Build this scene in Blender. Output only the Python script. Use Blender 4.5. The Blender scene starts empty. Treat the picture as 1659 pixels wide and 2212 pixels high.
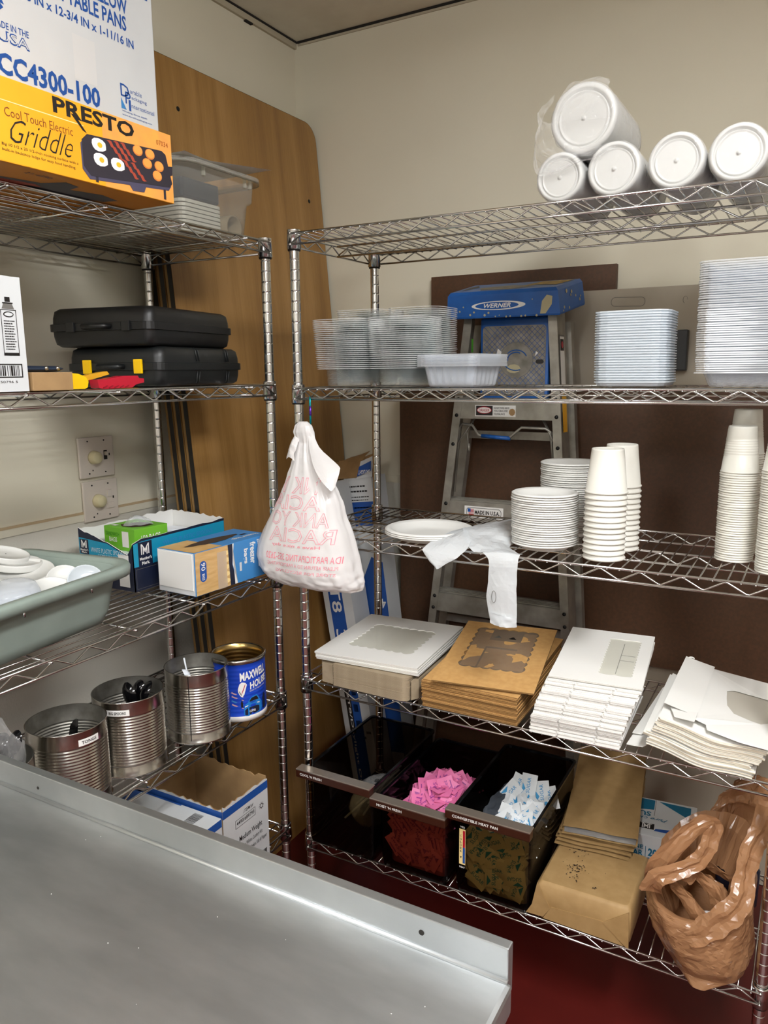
import bpy, bmesh, math, random
from mathutils import Matrix, Vector, Euler, noise
random.seed(7)
sc = bpy.context.scene
C = sc.collection
PI = math.pi
R_ = math.radians

# ---------------------------------------------------------------- camera, light, exposure
cd = bpy.data.cameras.new('camera'); cam = bpy.data.objects.new('camera', cd); C.objects.link(cam)
def _aim():
    y, p, r = R_(29.396), R_(-10.3248), R_(-0.539)
    fw = Vector((-math.sin(y)*math.cos(p), math.cos(y)*math.cos(p), math.sin(p)))
    rt = Vector((math.cos(y), math.sin(y), 0)); up = rt.cross(fw)
    rt2 = rt*math.cos(r)+up*math.sin(r); up2 = -rt*math.sin(r)+up*math.cos(r)
    m = Matrix((rt2, up2, -fw)).transposed().to_4x4()
    m.translation = (1.738, -2.4658, 1.5608)
    return m
cam.matrix_world = _aim()
cd.sensor_fit = 'VERTICAL'; cd.sensor_height = 24.0; cd.lens = 24.0*1667.45/2212
cd.clip_start = 0.02; cd.clip_end = 50
sc.camera = cam
sc.view_settings.view_transform = 'Standard'; sc.view_settings.look = 'None'
sc.view_settings.exposure = 0.22; sc.view_settings.gamma = 1; sc.view_settings.use_curve_mapping = False
w = bpy.data.worlds.new('world'); sc.world = w; w.use_nodes = True
w.node_tree.nodes['Background'].inputs[0].default_value = (.9, .95, 1, 1)
w.node_tree.nodes['Background'].inputs[1].default_value = .1
LAMP = 49.0           # strength of the ceiling diffusers
LAMP_COL = (.975, .98, .985)
LAMPS = [(2.05, -2.05), (1.2, -3.9), (3.2, -4.3)]
sc.cycles.use_denoising = True
sc.cycles.max_bounces = 10; sc.cycles.diffuse_bounces = 4; sc.cycles.glossy_bounces = 4
sc.cycles.transmission_bounces = 6; sc.cycles.transparent_max_bounces = 96
sc.cycles.sample_clamp_indirect = 6.0
sc.cycles.caustics_reflective = False; sc.cycles.caustics_refractive = False

# ---------------------------------------------------------------- materials
def lin(h):
    h = h.lstrip('#'); o = []
    for i in (0, 2, 4):
        c = int(h[i:i+2], 16)/255
        o.append(c/12.92 if c <= .04045 else ((c+.055)/1.055)**2.4)
    return (*o, 1)
def mat(name, col, rough=.5, metal=0, nz=None, bump=None, spec=.5, trans=0, aniso=None, stretch=None, sss=0):
    m = bpy.data.materials.new(name); m.use_nodes = True
    nt = m.node_tree; b = nt.nodes['Principled BSDF']; c = lin(col)
    b.inputs['Base Color'].default_value = c; b.inputs['Roughness'].default_value = rough
    b.inputs['Metallic'].default_value = metal; b.inputs['Specular IOR Level'].default_value = spec
    co = nt.nodes.new('ShaderNodeTexCoord'); src = co.outputs['Object']
    if stretch:
        mp = nt.nodes.new('ShaderNodeMapping'); mp.inputs['Scale'].default_value = stretch
        nt.links.new(src, mp.inputs['Vector']); src = mp.outputs['Vector']
    if nz:  # (scale, second colour, detail)
        n = nt.nodes.new('ShaderNodeTexNoise'); n.inputs['Scale'].default_value = nz[0]
        n.inputs['Detail'].default_value = nz[2] if len(nz) > 2 else 4
        rp = nt.nodes.new('ShaderNodeValToRGB')
        rp.color_ramp.elements[0].position = .35; rp.color_ramp.elements[1].position = .68
        rp.color_ramp.elements[0].color = lin(nz[1]); rp.color_ramp.elements[1].color = c
        nt.links.new(src, n.inputs['Vector']); nt.links.new(n.outputs['Fac'], rp.inputs['Fac'])
        nt.links.new(rp.outputs['Color'], b.inputs['Base Color'])
    if bump:
        n = nt.nodes.new('ShaderNodeTexNoise'); n.inputs['Scale'].default_value = bump[0]; n.inputs['Detail'].default_value = 3
        bp = nt.nodes.new('ShaderNodeBump'); bp.inputs['Strength'].default_value = bump[1]
        bp.inputs['Distance'].default_value = bump[2] if len(bump) > 2 else .002
        nt.links.new(src, n.inputs['Vector']); nt.links.new(n.outputs['Fac'], bp.inputs['Height'])
        nt.links.new(bp.outputs['Normal'], b.inputs['Normal'])
    return m
def film(name, tint, body, base=.1, edge=.5, rough=.12, bump=None):
    """thin plastic: lets light through with a tint, mixed with a glossy body that grows towards grazing angles"""
    m = bpy.data.materials.new(name); m.use_nodes = True; nt = m.node_tree
    b = nt.nodes['Principled BSDF']; out = nt.nodes['Material Output']
    b.inputs['Base Color'].default_value = lin(body); b.inputs['Roughness'].default_value = rough
    t = nt.nodes.new('ShaderNodeBsdfTransparent'); t.inputs['Color'].default_value = lin(tint)
    lw = nt.nodes.new('ShaderNodeLayerWeight'); lw.inputs['Blend'].default_value = .35
    mr = nt.nodes.new('ShaderNodeMapRange'); mr.inputs['To Min'].default_value = base; mr.inputs['To Max'].default_value = edge
    mx = nt.nodes.new('ShaderNodeMixShader')
    nt.links.new(lw.outputs['Facing'], mr.inputs['Value']); nt.links.new(mr.outputs['Result'], mx.inputs['Fac'])
    nt.links.new(t.outputs[0], mx.inputs[1]); nt.links.new(b.outputs[0], mx.inputs[2]); nt.links.new(mx.outputs[0], out.inputs['Surface'])
    if bump:
        co = nt.nodes.new('ShaderNodeTexCoord'); n = nt.nodes.new('ShaderNodeTexNoise'); n.inputs['Scale'].default_value = bump[0]
        bp = nt.nodes.new('ShaderNodeBump'); bp.inputs['Strength'].default_value = bump[1]; bp.inputs['Distance'].default_value = .004
        nt.links.new(co.outputs['Object'], n.inputs['Vector']); nt.links.new(n.outputs['Fac'], bp.inputs['Height'])
        nt.links.new(bp.outputs['Normal'], b.inputs['Normal'])
    return m
def thinskin(name, col, tl=.35, rough=.35, bump=None):
    """opaque-ish thin plastic or paper with some light passing through"""
    m = mat(name, col, rough, bump=bump); nt = m.node_tree
    b = nt.nodes['Principled BSDF']; out = nt.nodes['Material Output']
    t = nt.nodes.new('ShaderNodeBsdfTranslucent'); t.inputs['Color'].default_value = lin(col)
    mx = nt.nodes.new('ShaderNodeMixShader'); mx.inputs['Fac'].default_value = tl
    nt.links.new(b.outputs[0], mx.inputs[1]); nt.links.new(t.outputs[0], mx.inputs[2]); nt.links.new(mx.outputs[0], out.inputs['Surface'])
    return m
def glow(name, col, s):
    m = bpy.data.materials.new(name); m.use_nodes = True; nt = m.node_tree
    b = nt.nodes['Principled BSDF']; b.inputs['Base Color'].default_value = (.8, .8, .8, 1)
    b.inputs['Emission Color'].default_value = (*col, 1); b.inputs['Emission Strength'].default_value = s
    return m
def woodmat(name, c1, c2, c3):
    m = bpy.data.materials.new(name); m.use_nodes = True; nt = m.node_tree; b = nt.nodes['Principled BSDF']
    b.inputs['Roughness'].default_value = .38
    co = nt.nodes.new('ShaderNodeTexCoord'); mp = nt.nodes.new('ShaderNodeMapping'); mp.inputs['Scale'].default_value = (9, 9, .55)
    n = nt.nodes.new('ShaderNodeTexNoise'); n.inputs['Scale'].default_value = 1.6; n.inputs['Detail'].default_value = 6; n.inputs['Distortion'].default_value = .6
    n2 = nt.nodes.new('ShaderNodeTexNoise'); n2.inputs['Scale'].default_value = 22; n2.inputs['Detail'].default_value = 3
    ad = nt.nodes.new('ShaderNodeMath'); ad.operation = 'MULTIPLY_ADD'; ad.inputs[1].default_value = .25
    rp = nt.nodes.new('ShaderNodeValToRGB'); e = rp.color_ramp.elements
    e[0].position = .42; e[0].color = lin(c1); e[1].position = .78; e[1].color = lin(c3)
    x = e.new(.6); x.color = lin(c2)
    nt.links.new(co.outputs['Object'], mp.inputs['Vector']); nt.links.new(mp.outputs[0], n.inputs['Vector']); nt.links.new(mp.outputs[0], n2.inputs['Vector'])
    nt.links.new(n2.outputs['Fac'], ad.inputs[0]); nt.links.new(n.outputs['Fac'], ad.inputs[2])
    nt.links.new(ad.outputs[0], rp.inputs['Fac']); nt.links.new(rp.outputs[0], b.inputs['Base Color'])
    return m

CHROME = mat('chrome', 'd4d4d2', .16, 1)
CHROMED = mat('chrome_groove', '2c2c2c', .5, .8)
STEEL = mat('brushed_steel', 'bfc2c3', .46, 1, nz=(7, 'adb0b1', 8), bump=(60, .10, .0006), stretch=(1, 3, 1))
ALU = mat('aluminium', 'aca89e', .45, .55, nz=(18, '8d897f', 6))
TIN = mat('tin_can', 'd0cdc6', .2, 1, nz=(9, 'aaa79f', 5))
TINCUT = mat('tin_can_inside', 'aaa79f', .4, .85, nz=(30, '86837b', 5))
GOLDTIN = mat('gold_tin_inside', 'b59a62', .28, 1)
WALL = mat('wall_paint', 'dad5c2', .75, nz=(1.3, 'd3cdb9', 3), bump=(55, .12, .001))
WALLD = mat('far_wall_paint', 'b4afa6', .8, nz=(1.3, 'ada89f', 3))
PANEL = mat('wall_panel', 'cfccc0', .45, bump=(160, .55, .0015))
CEIL = mat('ceiling_board', 'e2ddd0', .9, nz=(9, 'd8d2c4', 4))
FLOOR = mat('red_floor', '5c1712', .42, nz=(2.2, '4a110d', 4))
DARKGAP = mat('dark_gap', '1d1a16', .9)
TRIMM = mat('trim_strip', 'b3aa94', .6)
RAILM = mat('seam_strip', 'b9a483', .5)
WOOD = woodmat('maple_laminate', '866034', '96703d', 'a57e4b')
BLACK = mat('black_edge', '17130f', .5)
TANEDGE = mat('tan_edge', '8a6a3c', .6)
HARD = mat('brown_board', '523520', .55, nz=(140, '48301c', 2))
GREYB = mat('grey_board', 'a89f8f', .6, nz=(4, '9b9282', 4))
WHITE = mat('white_board', 'e9e8e4', .55)
WHITEC = mat('white_carton', 'd6d9da', .5, nz=(4, 'cbced0', 4))
PAPERW = mat('white_paperboard', 'ecebe6', .5)
KRAFT = mat('kraft_board', 'cda166', .6, nz=(70, 'c2955a', 3))
KRAFTD = mat('kraft_inside', '8a683c', .7)
KRAFTW = mat('kraft_wrap', 'a98a5c', .6, nz=(30, '9c7d50', 5), bump=(18, .25, .002))
GREYCARD = mat('greyed_card', 'a5957c', .7, nz=(40, '97876f', 3))
BROWNCARD = mat('brown_card', 'a4845a', .75, nz=(25, '957650', 4))
BLUE = mat('print_blue', '1d4f9c', .5)
NAVY = mat('print_navy', '141c33', .5)
TEAL = mat('print_teal', '1590b4', .45)
TEALD = mat('print_dark_teal', '14708c', .45)
SKY = mat('print_sky', '3f86c4', .45)
INK = mat('print_black', '15110f', .5)
GREYINK = mat('print_grey', '6c6a66', .6)
PINK = mat('print_pink', 'f0a0ac', .5)
PINKR = mat('print_rose', 'ee8a98', .5)
PACKPINK = thinskin('pink_paper', 'ee7fb4', .2, .5)
PACKPINKI = mat('packet_pink_ink', '9a3f8c', .5)
PACKW = thinskin('white_paper', 'eef2f4', .2, .5)
PACKB = mat('packet_blue_ink', '3d94c6', .5)
ORANGE = mat('box_orange', 'f3ad22', .42, nz=(5, 'eba01e', 3))
ORANGED = mat('box_orange_deep', 'efaa48', .45, nz=(22, 'e89a4e', 4))
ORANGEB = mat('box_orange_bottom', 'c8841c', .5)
YELLOWL = mat('print_pale_yellow', 'f3d896', .5)
GRID = mat('print_griddle', '2e2a33', .4)
GRIDE = mat('print_griddle_edge', '4a465c', .4)
EGG = mat('print_egg_white', 'f6f2ea', .5); YOLK = mat('print_yolk', 'f0b429', .5)
BACON = mat('print_bacon', 'a5432f', .5); CAKE = mat('print_pancake', 'e9a04a', .5); CAKED = mat('print_pancake_dark', 'd9803a', .5)
BLACKP = mat('black_plastic', '0c0d0e', .44)
BLACKP2 = mat('charcoal_plastic', '101314', .44)
BLACKG = mat('black_gloss', '08080a', .12)
YELLOW = mat('yellow_plastic', 'f2c200', .3)
YELLOWO = mat('amber_plastic', 'e8ac28', .35)
RED = mat('red_plastic', 'b3122c', .3)
NAVYP = mat('navy_plastic', '222e40', .35)
BLUEP = mat('blue_plastic', '1f5fae', .42, nz=(16, '1a539b', 5))
PAINTS = mat('paint_splash', 'b3a987', .7); PAINTY = mat('paint_yellow', 'b99a4a', .7, nz=(60, '8d7a4a', 4))
TREAD = mat('worn_tread', '8f8b81', .6, nz=(30, '6f6b60', 5))
GREYT = mat('grey_tub', '8f9c94', .42, nz=(12, '86938b', 5))
SLEEVE = mat('sleeve_lid', 'c6c6c3', .4)
LIDW = mat('white_lid', 'd8d8d4', .35)
FOAM = mat('white_foam', 'dededa', .5)
CUP = mat('paper_cup', 'dbd9d0', .45)
FOAMC = mat('plastic_cup', 'd8d6cc', .35)
SWITCH = mat('switch_plate', 'cfc5ba', .4); IVORY = mat('ivory_knob', 'cfc6a0', .35)
CLEAR = film('clear_plastic', 'fbfcfc', 'f2f4f4', .03, .22, .06)
CLEARLIP = film('clear_rim_glint', 'eef0f0', 'fbfcfc', .30, .7, .08)  # clear plastic lips, whitened so the colour carries their edge highlights
CLEARW = film('clear_milky', 'f4f6f8', 'f4f7fb', .22, .5, .14)
CLEARWRAP = film('clear_wrap', 'fcfcfc', 'fbfbfa', .05, .45, .04, bump=(38, .9))
LIDC = thinskin('frosted_lid', 'e8eef3', .4, .14)
TOTE = film('frosted_tote', 'efefe9', 'e4e3da', .17, .42, .25)
WINDOW = film('window_film', 'f2f2ee', 'efefea', .08, .4, .06, bump=(9, .4))
WINDOWB = film('window_film_kraft', 'cfc6b8', 'b9b0a0', .12, .5, .08, bump=(9, .4))
SMOKED = film('smoked_dark', '6e6254', '050404', .22, .5, .06)
SMOKEF = film('smoked_amber', 'a8946c', '060404', .12, .5, .06)
BARBROWN = mat('brown_rail', '37190d', .35); BARTOP = mat('rail_top', 'b0a497', .25, .7)
BAGW = thinskin('white_bag', 'f6f4f3', .3, .22, bump=(70, .35, .002))
BAGS = thinskin('white_sack', 'e2e7ea', .3, .22, bump=(70, .2, .002))
BAGB = thinskin('brown_bag', 'a87c58', .25, .2, bump=(90, .3, .002))
FOIL = mat('foil', 'e6e6e6', .3, .8, bump=(60, .6, .003))
MAXB = mat('can_blue', '1748c4', .3, nz=(7, '123aa8', 3)); MAXD = mat('car_blue', '1e78c8', .3); MAXR = mat('streak', 'c9a0a8', .4)
CARAB = mat('teal_metal', '149aa0', .2, .8); CARABP = mat('violet_metal', '6a3fc0', .25, .8)
SUGBLUE = mat('sugar_teal', '0f6a8c', .45); GREEN = mat('box_green', '6cb52d', .45); GREEND = mat('box_green_dark', '3f8a1e', .5)
WOODP = mat('print_wood', 'd7b27a', .5, stretch=(2, 2, 14), nz=(9, 'c79e62', 4))
TAPE = film('clear_tape', 'efe8da', 'e8e0d0', .35, .6, .15)
SPOONW = mat('white_cutlery', 'e6ebf2', .25)
SPLOTCH = mat('dark_splotch', '2e2016', .8)

# ---------------------------------------------------------------- mesh helpers
WM = {}
def T(x, y, z): return Matrix.Translation((x, y, z))
def RZ(a): return Matrix.Rotation(a, 4, 'Z')
def RX(a): return Matrix.Rotation(a, 4, 'X')
def RY(a): return Matrix.Rotation(a, 4, 'Y')
def FX(x): return Matrix(((0, 0, 1, x), (1, 0, 0, 0), (0, 1, 0, 0), (0, 0, 0, 1)))       # u->+y v->+z, facing +x
def FY(y): return Matrix(((1, 0, 0, 0), (0, 0, -1, y), (0, 1, 0, 0), (0, 0, 0, 1)))      # u->+x v->+z, facing -y
def FZ(z): return Matrix(((1, 0, 0, 0), (0, 1, 0, 0), (0, 0, 1, z), (0, 0, 0, 1)))       # u->+x v->+y, facing up
_text = {}
def text_mesh(s, bold=0, outline=0):
    k = (s, bold, outline)
    if k not in _text:
        cu = bpy.data.curves.new('t', 'FONT'); cu.body = s; cu.resolution_u = 2
        if outline: cu.fill_mode = 'NONE'; cu.bevel_depth = outline; cu.bevel_resolution = 0
        else: cu.offset = bold
        o = bpy.data.objects.new('t', cu); C.objects.link(o)
        bpy.context.view_layer.update()
        me = bpy.data.meshes.new_from_object(o.evaluated_get(bpy.context.evaluated_depsgraph_get()))
        v = [x.co.copy() for x in me.vertices]; f = [list(p.vertices) for p in me.polygons]
        bpy.data.objects.remove(o); bpy.data.curves.remove(cu); bpy.data.meshes.remove(me)
        x0 = min(a.x for a in v); x1 = max(a.x for a in v); y0 = min(a.y for a in v); y1 = max(a.y for a in v)
        v = [((a.x-x0)/(x1-x0), (a.y-y0)/(y1-y0), a.z) for a in v]
        _text[k] = (v, f)
    return _text[k]
def rrect(w, d, r, n=4):
    o = []
    for cx, cy, a in ((w/2-r, d/2-r, 0), (-w/2+r, d/2-r, 90), (-w/2+r, -d/2+r, 180), (w/2-r, -d/2+r, 270)):
        for i in range(n+1):
            t = R_(a+90*i/n); o.append((cx+r*math.cos(t), cy+r*math.sin(t)))
    return o
def circ(r, n=20, cx=0, cy=0, sy=1): return [(cx+r*math.cos(2*PI*i/n), cy+r*sy*math.sin(2*PI*i/n)) for i in range(n)]
class MB:
    def __init__(s): s.v = []; s.f = []; s.mi = []; s.sm = []; s.mats = []; s.M = Matrix()
    def k(s, m):
        if m not in s.mats: s.mats.append(m)
        return s.mats.index(m)
    def add(s, vs, fs, m, smooth=False, M=None):
        b = len(s.v); X = s.M @ M if M is not None else s.M
        s.v += [X @ Vector(v) for v in vs]; i = s.k(m)
        for f in fs: s.f.append([b+j for j in f]); s.mi.append(i); s.sm.append(smooth)
        return s
    def box(s, c, size, m, M=None, bev=0):
        if bev:
            bm = bmesh.new(); bmesh.ops.create_cube(bm, size=1)
            for v in bm.verts: v.co = Vector((v.co.x*size[0], v.co.y*size[1], v.co.z*size[2]))
            bmesh.ops.bevel(bm, geom=list(bm.edges), offset=bev, segments=2, affect='EDGES', profile=.6)
            bm.verts.index_update()
            vs = [v.co.copy() for v in bm.verts]; fs = [[v.index for v in f.verts] for f in bm.faces]; bm.free()
        else:
            x, y, z = (q/2 for q in size)
            vs = [(-x, -y, -z), (x, -y, -z), (x, y, -z), (-x, y, -z), (-x, -y, z), (x, -y, z), (x, y, z), (-x, y, z)]
            fs = [[0, 3, 2, 1], [4, 5, 6, 7], [0, 1, 5, 4], [1, 2, 6, 5], [2, 3, 7, 6], [3, 0, 4, 7]]
        X = T(*c) if M is None else M @ T(*c)
        return s.add(vs, fs, m, False, X)
    def bx(s, x0, x1, y0, y1, z0, z1, m, bev=0, M=None):
        return s.box(((x0+x1)/2, (y0+y1)/2, (z0+z1)/2), (x1-x0, y1-y0, z1-z0), m, M, bev)
    def tube(s, pts, r, m, n=8, closed=False, M=None, flat=None):
        P = [Vector(p) for p in pts]; N = len(P); vs = []; fs = []
        def tan(i):
            if closed: return (P[(i+1) % N]-P[i-1]).normalized()
            a = P[max(i-1, 0)]; b = P[min(i+1, N-1)]; return (b-a).normalized()
        t0 = tan(0); u = t0.orthogonal().normalized()
        if abs(t0.z) < .9: u = (Vector((0, 0, 1))-t0*t0.z).normalized()
        for i in range(N):
            t = tan(i); u = (u-t*u.dot(t)).normalized(); w_ = t.cross(u)
            rr = r[i] if isinstance(r, (list, tuple)) else r
            for j in range(n):
                a = 2*PI*j/n; vs.append(P[i]+u*rr*math.cos(a)*(flat or 1)+w_*rr*math.sin(a))
        for i in range(N if closed else N-1):
            for j in range(n):
                a = i*n+j; b = i*n+(j+1) % n; c = ((i+1) % N)*n
                fs.append([a, b, c+(j+1) % n, c+j])
        if not closed: fs += [list(range(n))[::-1], [(N-1)*n+j for j in range(n)]]
        return s.add(vs, fs, m, n > 5, M)
    def lathe(s, prof, m, n=24, M=None, smooth=True, ms=None, caps=True):
        vs = []; 
        for r, z in prof:
            for j in range(n): a = 2*PI*j/n; vs.append((r*math.cos(a), r*math.sin(a), z))
        for i in range(len(prof)-1):
            fs = [[i*n+j, i*n+(j+1) % n, (i+1)*n+(j+1) % n, (i+1)*n+j] for j in range(n)]
            if i == 0: b0 = len(s.v); s.add(vs, fs, ms[i] if ms else m, smooth, M)
            else:
                q = s.k(ms[i] if ms else m)
                for f in fs: s.f.append([b0+x for x in f]); s.mi.append(q); s.sm.append(smooth)
        if caps:
            for i, rev in ((0, 1), (len(prof)-1, 0)):
                if prof[i][0] > 1e-6:
                    f = [b0+i*n+j for j in range(n)]; s.f.append(f[::-1] if rev else f); s.mi.append(s.k((ms[i-1] if i else ms[0]) if ms else m)); s.sm.append(False)
        return s
    def loft(s, rings, m, smooth=True, cap0=False, cap1=False, M=None, closed=True, facet=False):
        n = len(rings[0]); vs = [p for r in rings for p in r]; fs = []
        for i in range(len(rings)-1):
            for j in range(n if closed else n-1):
                fs.append([i*n+j, i*n+(j+1) % n, (i+1)*n+(j+1) % n, (i+1)*n+j])
        if facet: fs = [t for k, f in enumerate(fs) for t in (([f[0], f[1], f[2]], [f[0], f[2], f[3]]) if (k*5+k//n) % 3 else ([f[0], f[1], f[3]], [f[1], f[2], f[3]]))]
        b = len(s.v); s.add(vs, fs, m, smooth and not facet, M)
        for c, i in ((cap0, 0), (cap1, len(rings)-1)):
            if c:
                f = [b+i*n+j for j in range(n)]; s.f.append(f[::-1] if i == 0 else f); s.mi.append(s.k(m)); s.sm.append(False)
        return s
    def prism(s, poly, z0, z1, m, M=None, side=None):
        n = len(poly); vs = [(x, y, z0) for x, y in poly]+[(x, y, z1) for x, y in poly]
        s.add(vs, [list(range(n))[::-1], list(range(n, 2*n))], m, False, M)
        b = len(s.v)-2*n; q = s.k(side or m)
        for j in range(n): s.f.append([b+j, b+(j+1) % n, b+n+(j+1) % n, b+n+j]); s.mi.append(q); s.sm.append(False)
        return s
    def flat(s, poly, m, M, off=.0004): return s.add([(x, y, off) for x, y in poly], [list(range(len(poly)))], m, False, M)
    def rect(s, u0, v0, u1, v1, m, M, off=.0004): return s.flat([(u0, v0), (u1, v0), (u1, v1), (u0, v1)], m, M, off)
    def frame(s, u0, v0, u1, v1, t, m, M, off=.0004):
        for a in ((u0, v0, u1, v0+t), (u0, v1-t, u1, v1), (u0, v0+t, u0+t, v1-t), (u1-t, v0+t, u1, v1-t)): s.rect(*a, m, M, off)
        return s
    def text(s, t, box, M, m, bold=.012, outline=0, off=.0006, rot=0, mirror=False, shear=0):
        u0, v0, u1, v1 = box; v, f = text_mesh(t, bold, outline); vs = []
        for x, y, z in v:
            if shear: x = x+shear*y
            if mirror: x = 1-x
            if rot == 90: x, y = 1-y, x
            elif rot == -90: x, y = y, 1-x
            elif rot == 180: x, y = 1-x, 1-y
            vs.append((u0+x*(u1-u0), v0+y*(v1-v0), off+abs(z)*.0))
        return s.add(vs, f, m, False, M)
    def barcode(s, u0, v0, u1, v1, M, m=None, seed=1, n=26):
        rr = random.Random(seed); u = u0; stp = (u1-u0)/n/1.5
        while u < u1-stp:
            wd = stp*rr.choice((.5, 1, 1.6)); s.rect(u, v0, min(u+wd, u1), v1, m or INK, M); u += wd+stp*rr.choice((.5, .8, 1.3))
        return s
    def lines(s, u0, v0, u1, v1, n, m, M, seed=0, fill=.45):
        rr = random.Random(seed); h = (v1-v0)/n
        for i in range(n):
            u = u0; vv = v1-(i+1)*h
            end = u1-(u1-u0)*rr.uniform(0, .25)
            while u < end:
                wd = (u1-u0)*rr.uniform(.05, .14); s.rect(u, vv, min(u+wd, end), vv+h*fill, m, M); u += wd+(u1-u0)*.025
        return s
    def patch(s, rows, nu, nv, m, noise_amp=0, noise_sc=14, thick=0, seed=0, M=None, facet=False):
        """smooth sheet through a grid of 3-D control points (Catmull-Rom both ways), optionally wrinkled"""
        def cr(p, t):
            n = len(p)-1; x = t*n; i = min(int(x), n-1); f = x-i
            a, b, c, d = p[max(i-1, 0)], p[i], p[i+1], p[min(i+2, n)]
            return .5*((2*b)+(c-a)*f+(2*a-5*b+4*c-d)*f*f+(3*b-a-3*c+d)*f**3)
        rows = [[Vector(q) for q in r] for r in rows]; g = []
        for i in range(nv+1):
            col = [cr([r[k] for r in rows], i/nv) for k in range(len(rows[0]))]
            g.append([cr(col, j/nu) for j in range(nu+1)])
        if noise_amp:
            o = Vector((seed*7.1, seed*3.3, seed*1.7))
            g = [[p+noise_amp*(noise.noise_vector((p+o)*noise_sc)+.5*noise.noise_vector((p+o)*noise_sc*2.7)) for p in r] for r in g]
        vs = [p for r in g for p in r]; n = nu+1
        fs = [[i*n+j, i*n+j+1, (i+1)*n+j+1, (i+1)*n+j] for i in range(nv) for j in range(nu)]
        if facet: fs = [t for k, f in enumerate(fs) for t in (([f[0], f[1], f[2]], [f[0], f[2], f[3]]) if (k*7+k//nu) % 3 else ([f[0], f[1], f[3]], [f[1], f[2], f[3]]))]
        s.add(vs, fs, m, not facet, M)
        return g
    def build(s, name, parent=None, keep=False, **kw):
        """one mesh object; vertices are given in world coordinates (or in the parent's, when keep)"""
        if parent is None and not keep:
            lo = [min(v[i] for v in s.v) for i in range(3)]; hi = [max(v[i] for v in s.v) for i in range(3)]
            W = T((lo[0]+hi[0])/2, (lo[1]+hi[1])/2, lo[2])
        elif parent is not None: W = WM[parent.name]
        else: W = Matrix()
        I = Matrix() if keep else W.inverted()
        me = bpy.data.meshes.new(name); me.from_pydata([I @ Vector(v) for v in s.v], [], s.f)
        for m in s.mats: me.materials.append(m)
        me.polygons.foreach_set('material_index', s.mi); me.polygons.foreach_set('use_smooth', s.sm); me.update()
        o = bpy.data.objects.new(name, me); C.objects.link(o)
        if parent is not None: o.parent = parent
        elif not keep: o.matrix_world = W
        WM[o.name] = W
        for a, b in kw.items(): o[a] = b
        return o
def tag(o, label, cat, group=None):
    o['label'] = label; o['category'] = cat
    if group: o['group'] = group
    return o
def thing(name, label, cat, loc=(0, 0, 0), rz=0, group=None, M=None):
    o = bpy.data.objects.new(name, None); C.objects.link(o); o.empty_display_size = .05
    W = M if M is not None else T(*loc) @ RZ(rz)
    o.matrix_world = W; WM[o.name] = W
    return tag(o, label, cat, group)
def struct(name, mb):
    o = mb.build(name); o['kind'] = 'structure'; return o
def dup(root, M, label=None, group=None):
    r = root.copy(); C.objects.link(r); r.matrix_world = M; WM[r.name] = M
    if label: r['label'] = label
    if group: r['group'] = group
    for ch in list(root.children):
        c = ch.copy(); C.objects.link(c); c.parent = r
        for g in list(ch.children): d = g.copy(); C.objects.link(d); d.parent = c
    return r
def lerp(a, b, t): return a+(b-a)*t

# ---------------------------------------------------------------- the room
XR, YF, ZC = 4.3, -5.2, 2.712
b = MB(); b.bx(-.1, XR+.1, YF-.1, .1, -.1, 0, FLOOR); struct('floor', b)
b = MB(); b.bx(-.1, XR+.1, YF-.1, .1, ZC, ZC+.1, CEIL)
for yy in (-1.22, -2.44, -3.66): b.bx(0, XR, yy-.012, yy+.012, ZC-.004, ZC, TRIMM)
for xx in (1.86, 3.08): b.bx(xx-.012, xx+.012, YF, 0, ZC-.004, ZC, TRIMM)
struct('ceiling', b)
b = MB(); b.bx(-.1, 0, YF, 0, 0, ZC, WALL); struct('wall_left', b)
b = MB(); b.bx(-.1, XR+.1, 0, .1, 0, ZC, WALL); struct('wall_back', b)
b = MB(); b.bx(XR, XR+.1, YF, 0, 0, ZC, WALLD); struct('wall_right', b)
b = MB(); b.bx(-.1, XR+.1, YF-.1, YF, 0, ZC, WALLD); struct('wall_front', b)
# ceiling angle strips with their dark shadow line, lower wall panels with the seam strip above them
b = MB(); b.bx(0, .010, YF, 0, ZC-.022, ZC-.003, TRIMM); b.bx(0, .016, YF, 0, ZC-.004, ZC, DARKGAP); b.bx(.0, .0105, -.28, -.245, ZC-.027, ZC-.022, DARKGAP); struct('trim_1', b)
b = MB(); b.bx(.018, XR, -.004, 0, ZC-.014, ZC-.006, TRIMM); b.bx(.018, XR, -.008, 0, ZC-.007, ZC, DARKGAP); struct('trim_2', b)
b = MB(); b.bx(0, .003, YF, 0, .004, 1.165, PANEL); b.bx(0, .006, YF, 0, 1.165, 1.186, WALL); b.bx(0, .0065, YF, 0, 1.184, 1.190, RAILM); struct('trim_3', b)
b = MB(); b.bx(.003, XR, -.003, 0, .004, 1.160, PANEL); b.bx(.006, XR, -.006, 0, 1.160, 1.186, WALL); struct('trim_4', b)
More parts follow.
